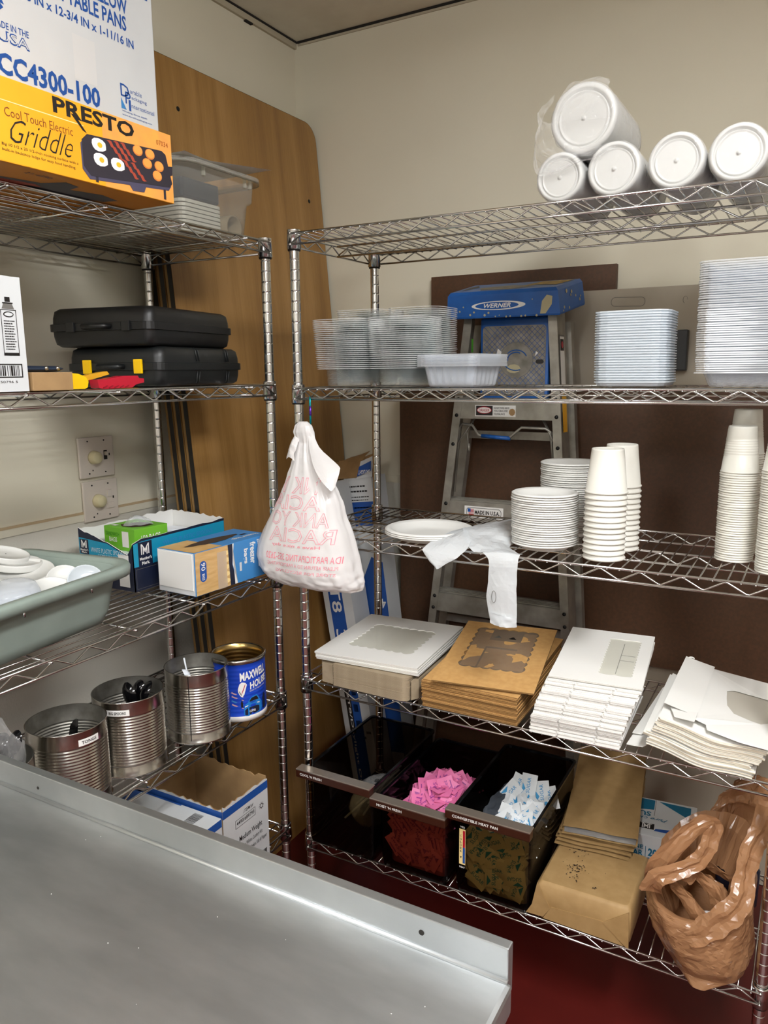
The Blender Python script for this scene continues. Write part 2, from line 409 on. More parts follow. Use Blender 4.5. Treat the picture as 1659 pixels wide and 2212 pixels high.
# recessed fluorescent fittings
GLOW = glow('lamp_diffuser', LAMP_COL, LAMP)
lt = None
for i, (x, y) in enumerate(LAMPS):
    if lt is None:
        lt = thing('ceiling_light', 'white framed ceiling light over the steel table', 'ceiling light', (x, y, ZC), 0, 'ceiling lights')
        b = MB(); b.M = T(x, y, ZC); b.bx(-.16, .16, -.62, .62, -.018, 0, WHITE, .003)
        for yy in (-.62, .60): b.bx(-.15, .15, yy, yy+.02, -.085, -.01, WHITE, .004)
        b.build('housing', lt)
        b = MB(); b.M = T(x, y, ZC); pr = [(-.145, -.018), (-.140, -.06), (-.10, -.085), (.10, -.085), (.140, -.06), (.145, -.018)]
        b.loft([[(u, yy, v) for u, v in pr] for yy in (-.60, .60)], GLOW, False, True, True); b.build('diffuser', lt)
    else:
        dup(lt, T(x, y, ZC), 'white framed ceiling light behind the camera, %s of the room' % ('right side' if x > 2 else 'left side'))

# ---------------------------------------------------------------- wire shelving
RZL = [1.900, 1.5192, 1.1412, .7287, .2459]
LZL = [1.8844, 1.5286, 1.0237, .6696, .2626]
RS = [z+.0032 for z in RZL]; LS = [z+.0032 for z in LZL]
TR = .0266
def truss(b, p, q, z, period=.083, rz=.0021):
    """two parallel wires with a zigzag wire between them"""
    p = Vector((*p, z)); q = Vector((*q, z)); L = (q-p).length; n = max(2, round(L/period)); dn = Vector((0, 0, -TR))
    b.tube([p, q], .0028, CHROME, 8); b.tube([p+dn, q+dn], .0028, CHROME, 8)
    pts = []
    for i in range(n):
        for f, top in ((.0, 0), (.07, 0), (.43, 0), (.5, 1), (.57, 1), (.93, 1)):
            pass
        a = p.lerp(q, (i+.04)/n); c = p.lerp(q, (i+.46)/n); d = p.lerp(q, (i+.54)/n); e = p.lerp(q, (i+.96)/n)
        up = Vector((0, 0, -.0035)); lo = dn+Vector((0, 0, .0035))
        pts += [a+lo, c+up, d+up, e+lo]
    b.tube(pts, rz, CHROME, 6)
def post(name, par, x, y, top):
    b = MB(); prof = [(.0125, .02), (.0125, .055)]; z = .06
    while z < top-.03:
        prof += [(.0125, z-.0030), (.0125, z-.0011), (.0118, z-.0006), (.0118, z+.0006), (.0125, z+.0011), (.0125, z+.0030)]; z += .0254
    prof += [(.0125, top-.004), (.011, top)]
    b.lathe(prof, CHROME, 18, T(x, y, 0))
    p = b.build(name, par)
    f = MB(); f.lathe([(.018, 0), (.018, .006), (.007, .010), (.007, .025)], CHROMED, 14, T(x, y, 0)); f.build('foot', p)
    return p
def collar(par, x, y, z, ox, oy):
    b = MB()
    b.lathe([(.0135, .010), (.0172, .010), (.0166, .008), (.0185, -.036), (.0165, -.0365), (.0160, -.0405), (.0135, -.0405)], CHROME, 20, T(x, y, z),
            ms=[CHROME, CHROME, CHROME, CHROME, BLACK, BLACK], caps=False)
    for dz in (0, -TR): b.tube([(x+ox*.010, y+oy*.010, z+dz), (x+ox*.019, y+oy*.019, z+dz)], .0034, CHROME, 6)
    b.build('corner_collar', par)
def unit(label, x0, x1, y0, y1, levels, name, mode):
    t = thing(name, label, 'shelving unit', ((x0+x1)/2, (y0+y1)/2, 0))
    for x in (x0, x1):
        for y in (y0, y1): post('post', t, x, y, levels[0]+.011)
    O = .016
    for z in levels:
        b = MB()
        if mode == 'R':
            truss(b, (x0, y0-O), (x1, y0-O), z); truss(b, (x0, (y0+y1)/2), (x1, (y0+y1)/2), z-.004); truss(b, (x0, y1+O), (x1, y1+O), z)
            truss(b, (x0-O, y0), (x0-O, y1), z); truss(b, (x1+O, y0), (x1+O, y1), z)
            n = round((x1-x0-.03)/.0267)
            for i in range(n+1):
                x = lerp(x0+.018, x1-.018, i/n); b.tube([(x, y0-O-.003, z-.0028), (x, y1+O+.003, z-.0028)], .0017, CHROME, 6)
        else:
            truss(b, (x0-O, y0), (x0-O, y1), z); truss(b, (x1+O, y0), (x1+O, y1), z)
            truss(b, (x0, y0), (x1, y0), z); truss(b, (x0, y1), (x1, y1), z)
            n = round((x1-x0)/.0267)
            for i in range(n+1):
                x = lerp(x0-.002, x1+.002, i/n); b.tube([(x, y0+.002, z+.0008), (x, y1-.002, z+.0008)], .0017, CHROME, 6)
            m = 5
            for i in range(1, m+1):
                y = lerp(y0, y1, i/(m+.62)+.03)
                b.tube([(x0-O+.002, y, z-.0042), (x1+O+.006, y, z-.0042)], .0026, CHROME, 6)
        s = b.build('wire_shelf', t)
        for x, ox in ((x0, -1), (x1, 1)):
            for y, oy in ((y0, -1), (y1, 1)): collar(s, x, y, z, 0 if mode == 'R' else ox, oy if mode == 'R' else 0)
    return t
unit('chrome wire shelving unit along the back wall, holding cups, plates and bakery boxes', .5544, 1.725, -.8114, -.4087, RZL, 'wire_shelving_unit', 'R')
unit('chrome wire shelving unit along the left wall, holding tool cases, grey tub and tin cans', .065, .4766, -2.02, -.829, LZL, 'wire_shelving_unit', 'L')

# ---------------------------------------------------------------- steel table
t = thing('steel_table', 'brushed stainless steel work table with a low upstand along its far edge', 'table', (1.0, -2.1, 0))
b = MB()
b.bx(.53, 1.494, -2.46, -1.755, .862, .900, STEEL, .006)
b.bx(.53, 1.489, -1.7565, -1.742, .880, .941, STEEL, .0015)
b.tube([(.53, -1.7575, .9006), (1.489, -1.7575, .9006)], .0035, STEEL, 8)
for x, z, r in ((1.383, .921, .0035), (.705, .917, .0025)): b.lathe([(r, 0), (r, .0006)], DARKGAP, 10, FY(-1.7565) @ T(x, z, 0))
rr = random.Random(3)
for i in range(26):
    x = rr.uniform(.7, 1.45); y = rr.uniform(-2.3, -1.78); b.lathe([(rr.uniform(.0004, .0009), .9), (.0002, .9006)], WHITE, 5, T(x, y, 0))
b.build('table_top', t)
for x in (.60, 1.42):
    for y in (-2.38, -1.83):
        b = MB(); b.lathe([(.016, 0), (.016, .02), (.0205, .03), (.0205, .862)], STEEL, 16, T(x, y, 0)); b.build('leg', t)

# ---------------------------------------------------------------- things against the walls
# three table boards leaning side by side against the left wall
LB = ('maple wood board with one rounded top corner leaning frontmost in the corner', 'maple wood board leaning between two other boards, only its edge seen',
      'maple wood board leaning closest to the left wall, only its edge seen')
TILT = math.atan(.205/2.42)
for i in range(3):
    M = T(.290-.031*i, -.808, 0) @ RY(-TILT)
    t = thing('wooden_board', LB[i], 'board', M=M, group='leaning wooden boards')
    L, W_ = 2.43-.02*i, .798
    po = []
    for cy, cz, a in ((W_-.06, L-.06, 0), (.02, L-.02, 90), (.02, .02, 180), (W_-.02, .02, 270)):
        r = .06 if a == 0 else .02
        for q in range(7): g = R_(a+15*q); po.append((cy+r*math.cos(g), cz+r*math.sin(g)))
    b = MB(); b.M = M; b.prism(po, -.026, -.003, TANEDGE, FX(0)); b.prism(po, -.003, 0, WOOD, FX(0))
    for (yy, zz) in ((.10, 2.30), (.72, 2.16), (.55, 1.55), (.33, .86), (.45, 1.05), (.66, .90), (.16, .62)):
        if i == 0: b.lathe([(.007, 0), (.006, .0012), (0, .0012)], CHROMED, 10, FX(0) @ T(yy, zz, 0))
    b.build('panel', t)
    b = MB(); b.M = M; n = len(po)
    vs = [(x, y, -.024) for x, y in po]+[(x, y, -.006) for x, y in po]
    c = (W_/2, L/2); ex = lambda p, d: (p[0]+(d if p[0] > c[0] else -d), p[1]+(d if p[1] > c[1] else -d))
    vs = [(*ex(p, .0012), -.0165) for p in po]+[(*ex(p, .0012), -.0005) for p in po]
    b.add(vs, [[j, (j+1) % n, n+(j+1) % n, n+j] for j in range(n)], BLACK, False, FX(0)); b.build('edge_band', t)

# switch plates
def plate(y0, y1, z0, z1, label, kind):
    t = thing('switch_plate', label, 'light switch', (0, (y0+y1)/2, z0), 0, 'switch plates on the left wall')
    b = MB(); b.bx(.004, .011, y0, y1, z0, z1, SWITCH, .003); b.bx(.001, .006, y0+.01, y1-.01, z0+.01, z1-.01, DARKGAP)
    for u in (.03, .085):
        for v in (.012, .10): b.lathe([(.0022, 0), (.0022, .0015)], CHROMED, 8, FX(.0108) @ T(y0+u, z0+v, 0))
    b.build('plate', t)
    b = MB(); b.lathe([(.019, 0), (.0185, .004), (.016, .018), (.013, .021), (0, .021)], IVORY, 20, FX(.011) @ T(y0+.047, z0+.055, 0))
    b.build('dimmer_knob', t)
    b = MB(); F = FX(.0112)
    b.rect(y0+.082, z0+.046, y0+.094, z0+.072, DARKGAP, F)
    if kind: b.bx(.011, .020, y0+.084, y0+.092, z0+.058, z0+.068, SWITCH); b.build('toggle', t)
    else:
        b.rect(y0+.074, z0+.03, y0+.100, z0+.09, SWITCH, F, .0007); b.bx(.011, .015, y0+.080, y0+.094, z0+.062, z0+.082, SWITCH, .001); b.bx(.011, .015, y0+.078, y0+.1, z0+.03, z0+.046, SWITCH, .001)
        b.build('rocker', t)
    b = MB(); b.rect(y0+.098, z0+.056, y0+.103, z0+.063, DARKGAP, F, .0008); b.rect(y0+.04, z0+.018, y0+.0435, z0+.0215, DARKGAP, F, .0008); b.build('screw_hole', t)
plate(-1.066, -.948, 1.281, 1.392, 'upper beige switch plate with a round knob and a toggle on the left wall', 1)
plate(-1.062, -.944, 1.160, 1.272, 'lower beige switch plate with a round knob and rocker, over the seam strip', 0)

# lamp cartons standing in the corner
def carton_lamp(M, w_, d, h): 
    b = MB(); b.M = M; b.bx(0, w_, 0, d-.022, 0, h, WHITEC); return b
M = T(.402, -.30, 0) @ RY(R_(-9.4))
t = thing('lamp_carton', 'tall white lamp carton with a blue stripe reading T8 32, leaning at the boards', 'carton', M=M, group='lamp cartons in the corner')
b = carton_lamp(M, .115, .12, 1.19); F = FY(0)
b.rect(.022, 0, .078, 1.0, BLUE, F); b.text('T8', (.030, .74, .070, .835), F, WHITE, rot=-90); b.text('32', (.030, .575, .070, .68), F, WHITE, rot=-90); b.text('W', (.044, .535, .060, .56), F, WHITE, rot=-90)
b.rect(.022, .30, .045, .53, INK, F, .0007); b.text('F32T8/Daylight Deluxe', (.028, .02, .040, .50), F, WHITE, rot=-90, off=.001)
b.lines(.052, .32, .072, .50, 3, WHITE, F, 4); b.rect(.078, .28, .084, .29, GREYINK, F)
b.lines(.088, .3, .11, .6, 2, GREYINK, F, 2, .06)
b.build('carton_body', t)
M = T(.444, -.195, 0) @ RY(R_(-7.0))
t = thing('lamp_carton', 'tall white lamp carton with open brown flaps and a blue wedge reading 48 32w T8', 'carton', M=M, group='lamp cartons in the corner')
b = carton_lamp(M, .112, .12, 1.20)
b.flat([(.118, .20), (.118, .90), (.075, .92), (.02, .82), (0, .66), (.0, .20)], BLUE, F)
for s_, z0, hh in (('48', .735, .035), ('32w', .655, .035), ('T8', .565, .035)): b.text(s_, (.075, z0, .112, z0+hh), F, WHITE, rot=180)
b.text('LE', (.03, .60, .045, .66), F, WHITE, rot=-90)
b.rect(.02, 1.03, .118, 1.115, BLUE, F); b.lines(.03, 1.04, .11, 1.11, 4, SKY, F, 5, .3)
b.lines(.012, 1.15, .10, 1.185, 2, INK, F, 6, .3); b.lines(.012, 1.12, .10, 1.142, 2, INK, F, 8, .3)
b.build('carton_body', t)
b = MB(); b.M = M
b.patch([[(-.012, .0, 1.2), (.05, .0, 1.202), (.118, 0, 1.2)], [(-.03, .03, 1.235), (.05, .035, 1.24), (.118, .03, 1.245)], [(-.05, .06, 1.262), (.03, .07, 1.262), (.118, .055, 1.282)]], 10, 6, BROWNCARD, .002, 20)
b.patch([[(-.075, .01, 1.205), (.0, .0, 1.2), (.05, .0, 1.2)], [(-.08, .05, 1.25), (-.01, .05, 1.255), (.06, .05, 1.262)], [(-.075, .09, 1.255), (.0, .09, 1.27), (.07, .09, 1.285)]], 10, 5, BROWNCARD, .002, 20, seed=2)
b.build('open_flap', t)
b = MB(); b.M = M; b.patch([[(.055, -.004, 1.195), (.118, -.002, 1.20)], [(.07, .012, 1.255), (.121, .012, 1.27)]], 6, 6, WHITEC, .0015, 30)
G = T(0, 0, 0) @ Matrix(((1, 0, 0, .0), (0, .25, -1, -.012-.25*1.195), (0, 1, 0, 0), (0, 0, 0, 1)))
b.flat([(.062, 1.205), (.118, 1.222), (.118, 1.255), (.07, 1.238)], BLUE, G, .001); b.text('DAYLIGHT', (.068, 1.212, .115, 1.226), G, WHITE, rot=180, off=.002)
b.build('printed_flap', t)

# boards against the back wall
b = MB(); b.bx(.556, 1.172, -.028, -.008, 0, 1.872, HARD, .0015)
tag(b.build('hardboard'), 'dark brown hardboard panel whose top edge shows above the blue ladder cap', 'board')
t = thing('grey_panel', 'flat grey panel with a faint oval outline behind the frosted lid stack', 'board', (1.4, -.05, 0))
b = MB(); b.bx(1.02, 1.79, -.054, -.034, 0, 1.795, GREYB, .002)
ov = rrect(.098, .026, .012, 5); F = FY(-.054)
b.M = T(1.215, 0, 1.757) @ RY(R_(2)); b.tube([(x, -.0545, y) for x, y in ov], .0007, GREYINK, 4, True); b.M = Matrix()
b.M = T(1.375, 0, 1.755); b.tube([(.006*math.cos(a*.4), -.0545, .01*math.sin(a*.4)) for a in range(12)], .0006, GREYINK, 4); b.M = Matrix()
b.build('sheet', t)
b = MB(); b.bx(1.332, 1.392, -.085, -.056, 1.555, 1.670, BLACKP, .003); b.build('black_block', t)
b = MB(); b.bx(.462, 1.10, -.082, -.060, .0, 1.498, HARD); b.bx(1.10, 1.95, -.082, -.060, .652, 1.498, HARD)
tag(b.build('hardboard'), 'large brown hardboard sheet behind the ladder and the cup stacks', 'board')

# folded step ladder
t = thing('step_ladder', 'folded aluminium step ladder with a paint-stained blue top, behind the shelving', 'ladder', (.9, -.2, 0))
FYp = -.25
def railx(side, z):   # outer edge of the front rails, spreading towards the floor
    return .775-.125*(1.70-z)/1.0 if side < 0 else 1.063+.072*(1.70-z)/1.0
def railpoly(side, z0, z1, w_):
    s_ = 1 if side < 0 else -1
    return [(railx(side, z0), z0), (railx(side, z0)+s_*w_, z0), (railx(side, z1)+s_*w_, z1), (railx(side, z1), z1)]
for sd in (-1, 1):
    b = MB(); b.prism(railpoly(sd, .03, 1.73, .026), 0, .004, ALU, FY(FYp))
    b.M = T(0, 0, 0)
    p0, p1 = railx(sd, .03), railx(sd, 1.73); th = .003*(1 if sd < 0 else -1)
    vs = [(p0, FYp, .03), (p0+th, FYp, .03), (p0+th, FYp+.075, .03), (p0, FYp+.075, .03), (p1, FYp, 1.73), (p1+th, FYp, 1.73), (p1+th, FYp+.075, 1.73), (p1, FYp+.075, 1.73)]
    b.add(vs, [[0, 3, 2, 1], [4, 5, 6, 7], [0, 1, 5, 4], [1, 2, 6, 5], [2, 3, 7, 6], [3, 0, 4, 7]], ALU)
    for z in (1.475, 1.425, 1.335, 1.145, 1.110, .835, .795, .50, .47):
        x = railx(sd, z)+.013*(1 if sd < 0 else -1); b.lathe([(.006, 0), (.005, .003), (0, .004)], CHROMED, 10, FY(FYp-.004) @ T(x, z, 0))
    r = b.build('front_rail', t)
    f = MB(); f.bx(p0-.007, p0+.007, FYp-.01, FYp+.08, 0, .05, BLACKP, .003); f.build('foot', r)
    b = MB()
    vs = []
    for z, y in ((.03, -.135), (1.70, -.150)):
        x = railx(sd, z)-(.010 if sd < 0 else -.010); w_ = .028 if sd < 0 else -.028
        vs += [(x, y, z), (x+w_, y, z), (x+w_, y+.03, z), (x, y+.03, z)]
    b.add(vs, [[0, 3, 2, 1], [4, 5, 6, 7], [0, 1, 5, 4], [1, 2, 6, 5], [2, 3, 7, 6], [3, 0, 4, 7]], ALU); b.build('rear_rail', t)
for z in (1.445, 1.125, .815, .485):
    x0, x1 = railx(-1, z)+.004, railx(1, z)-.004
    b = MB(); b.bx(x0, x1, FYp-.002, FYp+.003, z-.030, z+.030, ALU); b.bx(x0, x1, FYp, FYp+.075, z+.026, z+.031, ALU)
    for q in (.012, .026, .04, .054): b.bx(x0, x1, FYp+q, FYp+q+.004, z+.031, z+.0335, ALU)
    F = FY(FYp-.0024)
    if z > 1.4:
        b.rect(.815, z-.022, .945, z+.012, WHITE, F); b.rect(.818, z-.019, .872, z+.010, INK, F, .0008)
        b.flat([(.845+p[0], z-.003+p[1]) for p in circ(.024, 20, sy=.45)], RED, F, .0012); b.flat([(.845+p[0], z-.003+p[1]) for p in circ(.022, 20, sy=.4)], WHITE, F, .0014); b.text('DANGER', (.828, z-.0075, .862, z+.0015), F, RED, off=.0018)
        b.text('DO NOT STAND ABOVE', (.876, z+.001, .925, z+.007), F, INK, off=.0012); b.text('YOU CAN LOSE', (.876, z-.008, .920, z-.002), F, INK, off=.0012); b.text('YOUR BALANCE.', (.876, z-.017, .912, z-.011), F, INK, off=.0012)
        b.flat([(.934+p[0], z-.008+p[1]) for p in circ(.010, 9, sy=1.1)], BROWNCARD, F, .0012)
    elif z > 1.0:
        b.rect(.783, z-.018, .912, z+.018, WHITE, F)
        po = rrect(.115, .026, .010); b.tube([(.8475+x, FYp-.0036, z+y) for x, y in po], .0007, INK, 4, True)
        b.text('MADE IN U.S.A.', (.818, z-.007, .900, z+.006), F, INK, bold=.03, off=.0014)
        for k in range(5): b.rect(.797, z-.009+k*.004, .815, z-.007+k*.004, RED, F, .0010)
        b.rect(.794, z-.001, .804, z+.010, BLUE, F, .0014)
    elif z > .7:
        b.flat([(.905, z+.005), (.912, z+.0), (.920, z+.006), (.922, z-.006), (.914, z-.012), (.918, z-.002), (.909, z-.003)], INK, F, .0008); b.rect(.913, z-.024, .917, z-.016, INK, F, .0008)
    b.build('step', t)
    b = MB(); b.bx(x0-.01, x1+.01, -.140, -.128, z-.10, z-.075, ALU); b.build('rear_brace', t)
b = MB()   # blue cap, tipped forward because the ladder is folded
CM = T(0, -.135, 1.748) @ RX(R_(12.5)); b.M = CM
top = [(.752, -.165), (1.078, -.165), (1.100, 0), (.765, 0)]
def capring(z, g): return [(top[0][0]-g, top[0][1]-g, z), (top[1][0]+g, top[1][1]-g, z), (top[2][0]+g, top[2][1], z), (top[3][0]-g, top[3][1], z)]
b.loft([capring(0, .007), capring(.005, .009), capring(.066, .003), capring(.075, -.004)], BLUEP, False, True, True)
F = Matrix(((1, 0, 0, 0), (0, .098, -1, -.174), (0, 1, .098, 0), (0, 0, 0, 1)))
b.frame(.803, .010, .997, .058, .0012, BLUEP, F, .0016)
el = circ(1, 40); E_ = [(.906+.082*x, .034+.0125*y) for x, y in el]; E2 = [(.902+.066*x, .034+.0098*y) for x, y in el]
b.flat(E_, WHITE, F, .0016); b.flat(E2, BLUEP, F, .0022); b.text('WERNER', (.858, .028, .944, .0405), F, WHITE, bold=.025, off=.0030, shear=.06)
b.flat([(1.030, .006), (1.046, .006), (1.064, .030), (1.066, .052), (1.050, .056), (1.036, .040)], PAINTS, F, .0018)
for i in range(16):
    u, v = .765+.3*((i*.37) % 1), .002+.055*((i*.61) % 1)**3; b.flat([(u+p[0], v+p[1]) for p in circ(.0018+.002*((i*.77) % 1), 7)], PAINTS, F, .0018)
Z = FZ(.0752)
b.flat([(.95, -.105), (1.0, -.085), (1.06, -.115), (1.085, -.015), (.99, -.015)], PAINTY, Z, .0006)
b.flat([(.82, -.085), (.92, -.065), (1.0, -.115), (.93, -.155), (.84, -.135)], TREAD, Z, .0005); b.flat([(.78, -.135), (.81, -.065), (.79, -.025), (.775, -.065)], INK, Z, .0005)
for i in range(9):
    y, z = -.15+.14*((i*.41) % 1), .008+.055*((i*.63) % 1); b.flat([(y+p[0], z+p[1]) for p in circ(.003+.003*((i*.3) % 1), 8)], PAINTS, Matrix(((.134, -.09, 1, 1.1095), (1, 0, 0, 0), (0, 1, 0, 0), (0, 0, 0, 1))), .0016)
b.build('blue_cap', t)
b = MB()   # bucket shelf folded up between the rails
b.bx(.822, 1.036, -.236, -.205, 1.475, 1.715, BLUEP, .008); F = FY(-.2365)
pl = rrect(.196, .205, .012); b.flat([(.929+x, 1.588+y) for x, y in pl], TREAD, F, .0006)
for i in range(-9, 18):
    for s_ in (1, -1):
        a = [(.835, 1.488), (1.025, 1.488)]; x = .835+i*.0165
        p = (x, 1.488) if s_ > 0 else (x, 1.688); q = (x+.2, 1.688) if s_ > 0 else (x+.2, 1.488)
        lo = max(0, (.835-p[0])/.2); hi = min(1, (1.025-p[0])/.2)
        if hi > lo+.03:
            P = [(lerp(p[0], q[0], k), -.2372, lerp(p[1], q[1], k)) for k in (lo, hi)]; b.tube(P, .0005, BLUEP, 4)
b.flat([(.937+x, 1.590+y) for x, y in circ(.053, 30)], GREYINK, F, .0010); b.flat([(.937+x, 1.590+y) for x, y in circ(.051, 30)], TREAD, F, .0013)
for r, a0, a1 in ((.034, 20, 150), (.026, 60, 200), (.040, 200, 300)):
    b.tube([(.937+r*math.cos(R_(a)), -.2382, 1.592+r*.8*math.sin(R_(a))) for a in range(a0, a1, 10)], .0016, BLUEP, 4)
b.flat([(.93+x, 1.565+y) for x, y in circ(.022, 9, sy=.6)], PAINTS, F, .0016)
for u in (.862, 1.010): b.flat([(u+x, 1.585+y) for x, y in rrect(.024, .012, .006)], BLACK, F, .0018)
b.flat([(.875, 1.605), (.888, 1.60), (.892, 1.615), (.880, 1.625)], WHITE, F, .002); b.flat([(.995, 1.60), (1.005, 1.61), (.998, 1.615)], WHITE, F, .002)
b.build('bucket_shelf', t)
b = MB()   # spreader handle
b.tube([(.735, -.225, 1.18), (.752, -.225, 1.385), (.765, -.23, 1.397), (.80, -.235, 1.393), (.822, -.24, 1.365), (.838, -.24, 1.361), (.92, -.24, 1.357), (.94, -.24, 1.375), (.958, -.235, 1.391), (1.03, -.23, 1.389), (1.045, -.225, 1.380), (1.055, -.22, 1.28)], .0042, ALU, 8)
hd = b.build('carrying_handle', t)
b = MB(); b.tube([(.832, -.2402, 1.3625), (.925, -.2402, 1.357)], .0062, BLUEP, 10); b.build('grip', hd)
for sd in (-1, 1):
    b = MB(); x = railx(sd, 1.33)+.02*(1 if sd < 0 else -1); b.tube([(x, -.235, 1.335), (x+.055*(1 if sd < 0 else -1), -.215, 1.42)], .006, ALU, 8, flat=.4); b.build('brace', t)
b = MB(); b.tube([(.775, -.22, 1.37), (.78, -.22, 1.33)], .002, ALU, 6); b.tube([(.78, -.22, 1.335), (.783, -.22, 1.31)], .004, ALU, 6); b.build('latch_pin', t)
b = MB(); x = 1.083; SF = Matrix(((0.0, -.072, 1, 1.0635+.072*1.7), (1, 0, 0, 0), (0, 1, 0, 0), (0, 0, 0, 1)))
b.rect(-.244, 1.40, -.20, 1.66, GREYINK, SF, .0016); b.rect(-.243, 1.44, -.201, 1.655, WHITE, SF, .0020)
b.rect(-.24, 1.615, -.206, 1.648, INK, SF, .0024); b.flat([(-.223+p[0], 1.632+p[1]) for p in circ(.010, 12)], RED, SF, .003)
b.lines(-.24, 1.52, -.206, 1.60, 7, INK, SF, 11, .5); b.rect(-.243, 1.38, -.201, 1.515, YELLOWO, SF, .0024); b.lines(-.24, 1.385, -.204, 1.51, 12, INK, SF, 12, .35)
b.build('warning_label', t)
b = MB(); b.bx(.800, .806, -.2525, -.2521, 1.615, 1.655, GREEND)
b.build('green_sticker', t)

# ---------------------------------------------------------------- left unit, top shelf
z0 = LS[0]
t = thing('carton', 'large white carton with blue pan lettering behind the orange griddle box', 'carton', (.25, -1.36, z0+.1275))
b = MB(); b.bx(.12, .40, -1.62, -1.098, z0+.1275, z0+.64, WHITEC, .003); F = FX(.40)
b.text('CC4300-100', (-1.4885, 2.0958, -1.2595, 2.1338), F, BLUE, bold=.03)
b.text('10-3/8 IN x 12-3/4 IN x 1-11/16 IN', (-1.4580, 2.2402, -1.1588, 2.2573), F, BLUE, bold=.02)
b.text('STEAM TABLE PANS', (-1.4115, 2.2687, -1.1759, 2.2972), F, BLUE, bold=.02); b.text('SIZE SHALLOW', (-1.3488, 2.3020, -1.1711, 2.3305), F, BLUE, bold=.02)
b.rect(-1.1236, 2.3504, -1.1113, 2.3552, BLUE, F)
b.text('MADE IN THE', (-1.4913, 2.1747, -1.4181, 2.1861), F, BLUE, bold=.01); b.text('USA', (-1.4837, 2.1519, -1.4181, 2.1718), F, BLUE, bold=.03); b.text('USA', (-1.4808, 2.1543, -1.4210, 2.1695), F, WHITEC, bold=-.005, off=.0012)
b.rect(-1.3184, 2.1367, -1.2642, 2.2193, mat('tape_mark', 'd5d6d6', .4), F)
for a in (0, 120, 240):
    G = F @ T(-1.4837, 2.2203, 0) @ RZ(R_(a))
    b.flat([(-.014, -.014), (.006, -.014), (.006, -.020), (.017, -.010), (.006, 0), (.006, -.006), (-.008, -.006)], BLUE, G)
b.text('D', (-1.2034, 2.1376, -1.1797, 2.1623), F, BLUE, bold=.0); b.text('P', (-1.1911, 2.1253, -1.1759, 2.1490), F, BLUE, bold=.0); b.text('I', (-1.1825, 2.1129, -1.1768, 2.1348), F, BLUE, bold=.0)
for s_, u, v in (('urable', -1.1768, 2.1490), ('ackaging', -1.1740, 2.1357), ('nternational', -1.1749, 2.1205)): b.text(s_, (u, v, u+.0054*len(s_), v+.009), F, BLUE, bold=-.004)
b.flat([(-1.2034, 2.1129), (-1.1892, 2.1129), (-1.2034, 2.1348)], SKY, F)
b.text('Wheeling, Illinois 60090', (-1.2025, 2.1063, -1.1322, 2.1106), F, BLUE, bold=0); b.text('www.durablepackaging.com', (-1.2025, 2.0992, -1.1189, 2.1034), F, BLUE, bold=0)
b.build('carton_body', t)

t = thing('griddle_box', 'orange electric griddle box overhanging the top shelf of the left unit', 'box', (.47, -1.55, z0))
b = MB(); X = .60; y0, y1, za, zb = -1.86, -1.272, z0, z0+.126
b.bx(.30, X, y0, y1, za, zb, ORANGE, .002); F = FX(X)
b.rect(-1.44, za+.001, y1-.001, zb-.001, ORANGED, F, .0002)
b.flat([(-1.44, zb-.001), (-1.60, zb-.001), (-1.60, za+.001), (-1.44, za+.001)][::-1], ORANGE, F, .0003)
b.text('PRESTO', (-1.540, zb-.029, -1.366, zb-.0035), F, INK, bold=.03)
b.flat([(-1.505, zb-.022), (-1.497, zb-.022), (-1.474, zb-.046), (-1.483, zb-.043)], INK, F, .0007)
b.rect(-1.636, zb-.036, -1.48, zb-.0345, YELLOWL, F)
b.text('Cool Touch Electric', (-1.631, zb-.0575, -1.504, zb-.044), F, mat('print_brown', '7a3a12', .5), bold=-.004)
b.text('Griddle', (-1.630, zb-.094, -1.512, zb-.058), F, INK, bold=-.014, shear=.12)
b.text('Big 10 1/2 x 20 1/2-inch cooking surface with a', (-1.64, zb-.103, -1.497, zb-.0975), F, INK, bold=0); b.text('built-in backstop ledge for easy food handling.', (-1.64, zb-.111, -1.503, zb-.1055), F, INK, bold=0)
b.text('07034', (-1.312, zb-.026, -1.282, zb-.017), F, mat('print_rust', '9a4a16', .5), bold=0)
gp = [(-1.487, zb-.058), (-1.475, zb-.047), (-1.300, zb-.035), (-1.290, zb-.040), (-1.276, zb-.090), (-1.283, zb-.098), (-1.472, zb-.114), (-1.486, zb-.100)]
b.flat([(u-.003, v-.006) for u, v in gp], GRIDE, F, .0008); b.flat(gp, GRID, F, .0012)
b.flat([(-1.287, zb-.06), (-1.273, zb-.058), (-1.274, zb-.074), (-1.284, zb-.078)], GRID, F, .0009)
for u in (-1.462, -1.300): b.rect(u, zb-.122, u+.006, zb-.104, GRID, F, .0009)
b.flat([(-1.385, zb-.112), (-1.345, zb-.109), (-1.35, zb-.119), (-1.377, zb-.121)], GRIDE, F, .001)
for u, v in ((-1.452, -.059), (-1.450, -.083), (-1.412, -.083)):
    b.flat([(u+p[0]*(1+.15*math.sin(7*i)), zb+v+p[1]) for i, p in enumerate(circ(.0165, 12, sy=.66))], EGG, F, .0016); b.flat([(u+.003+p[0], zb+v+p[1]) for p in circ(.0055, 10, sy=.8)], YOLK, F, .002)
for u, v in ((-1.430, -.045), (-1.415, -.043), (-1.400, -.042), (-1.397, -.071), (-1.378, -.071)):
    P = []
    for k in range(8): P.append((u+.0046*k, zb+v-.0042*k+(.0016 if k % 2 else -.0016)))
    b.flat([(x-.0032, y-.001) for x, y in P]+[(x+.0032, y+.001) for x, y in P[::-1]], BACON, F, .0016)
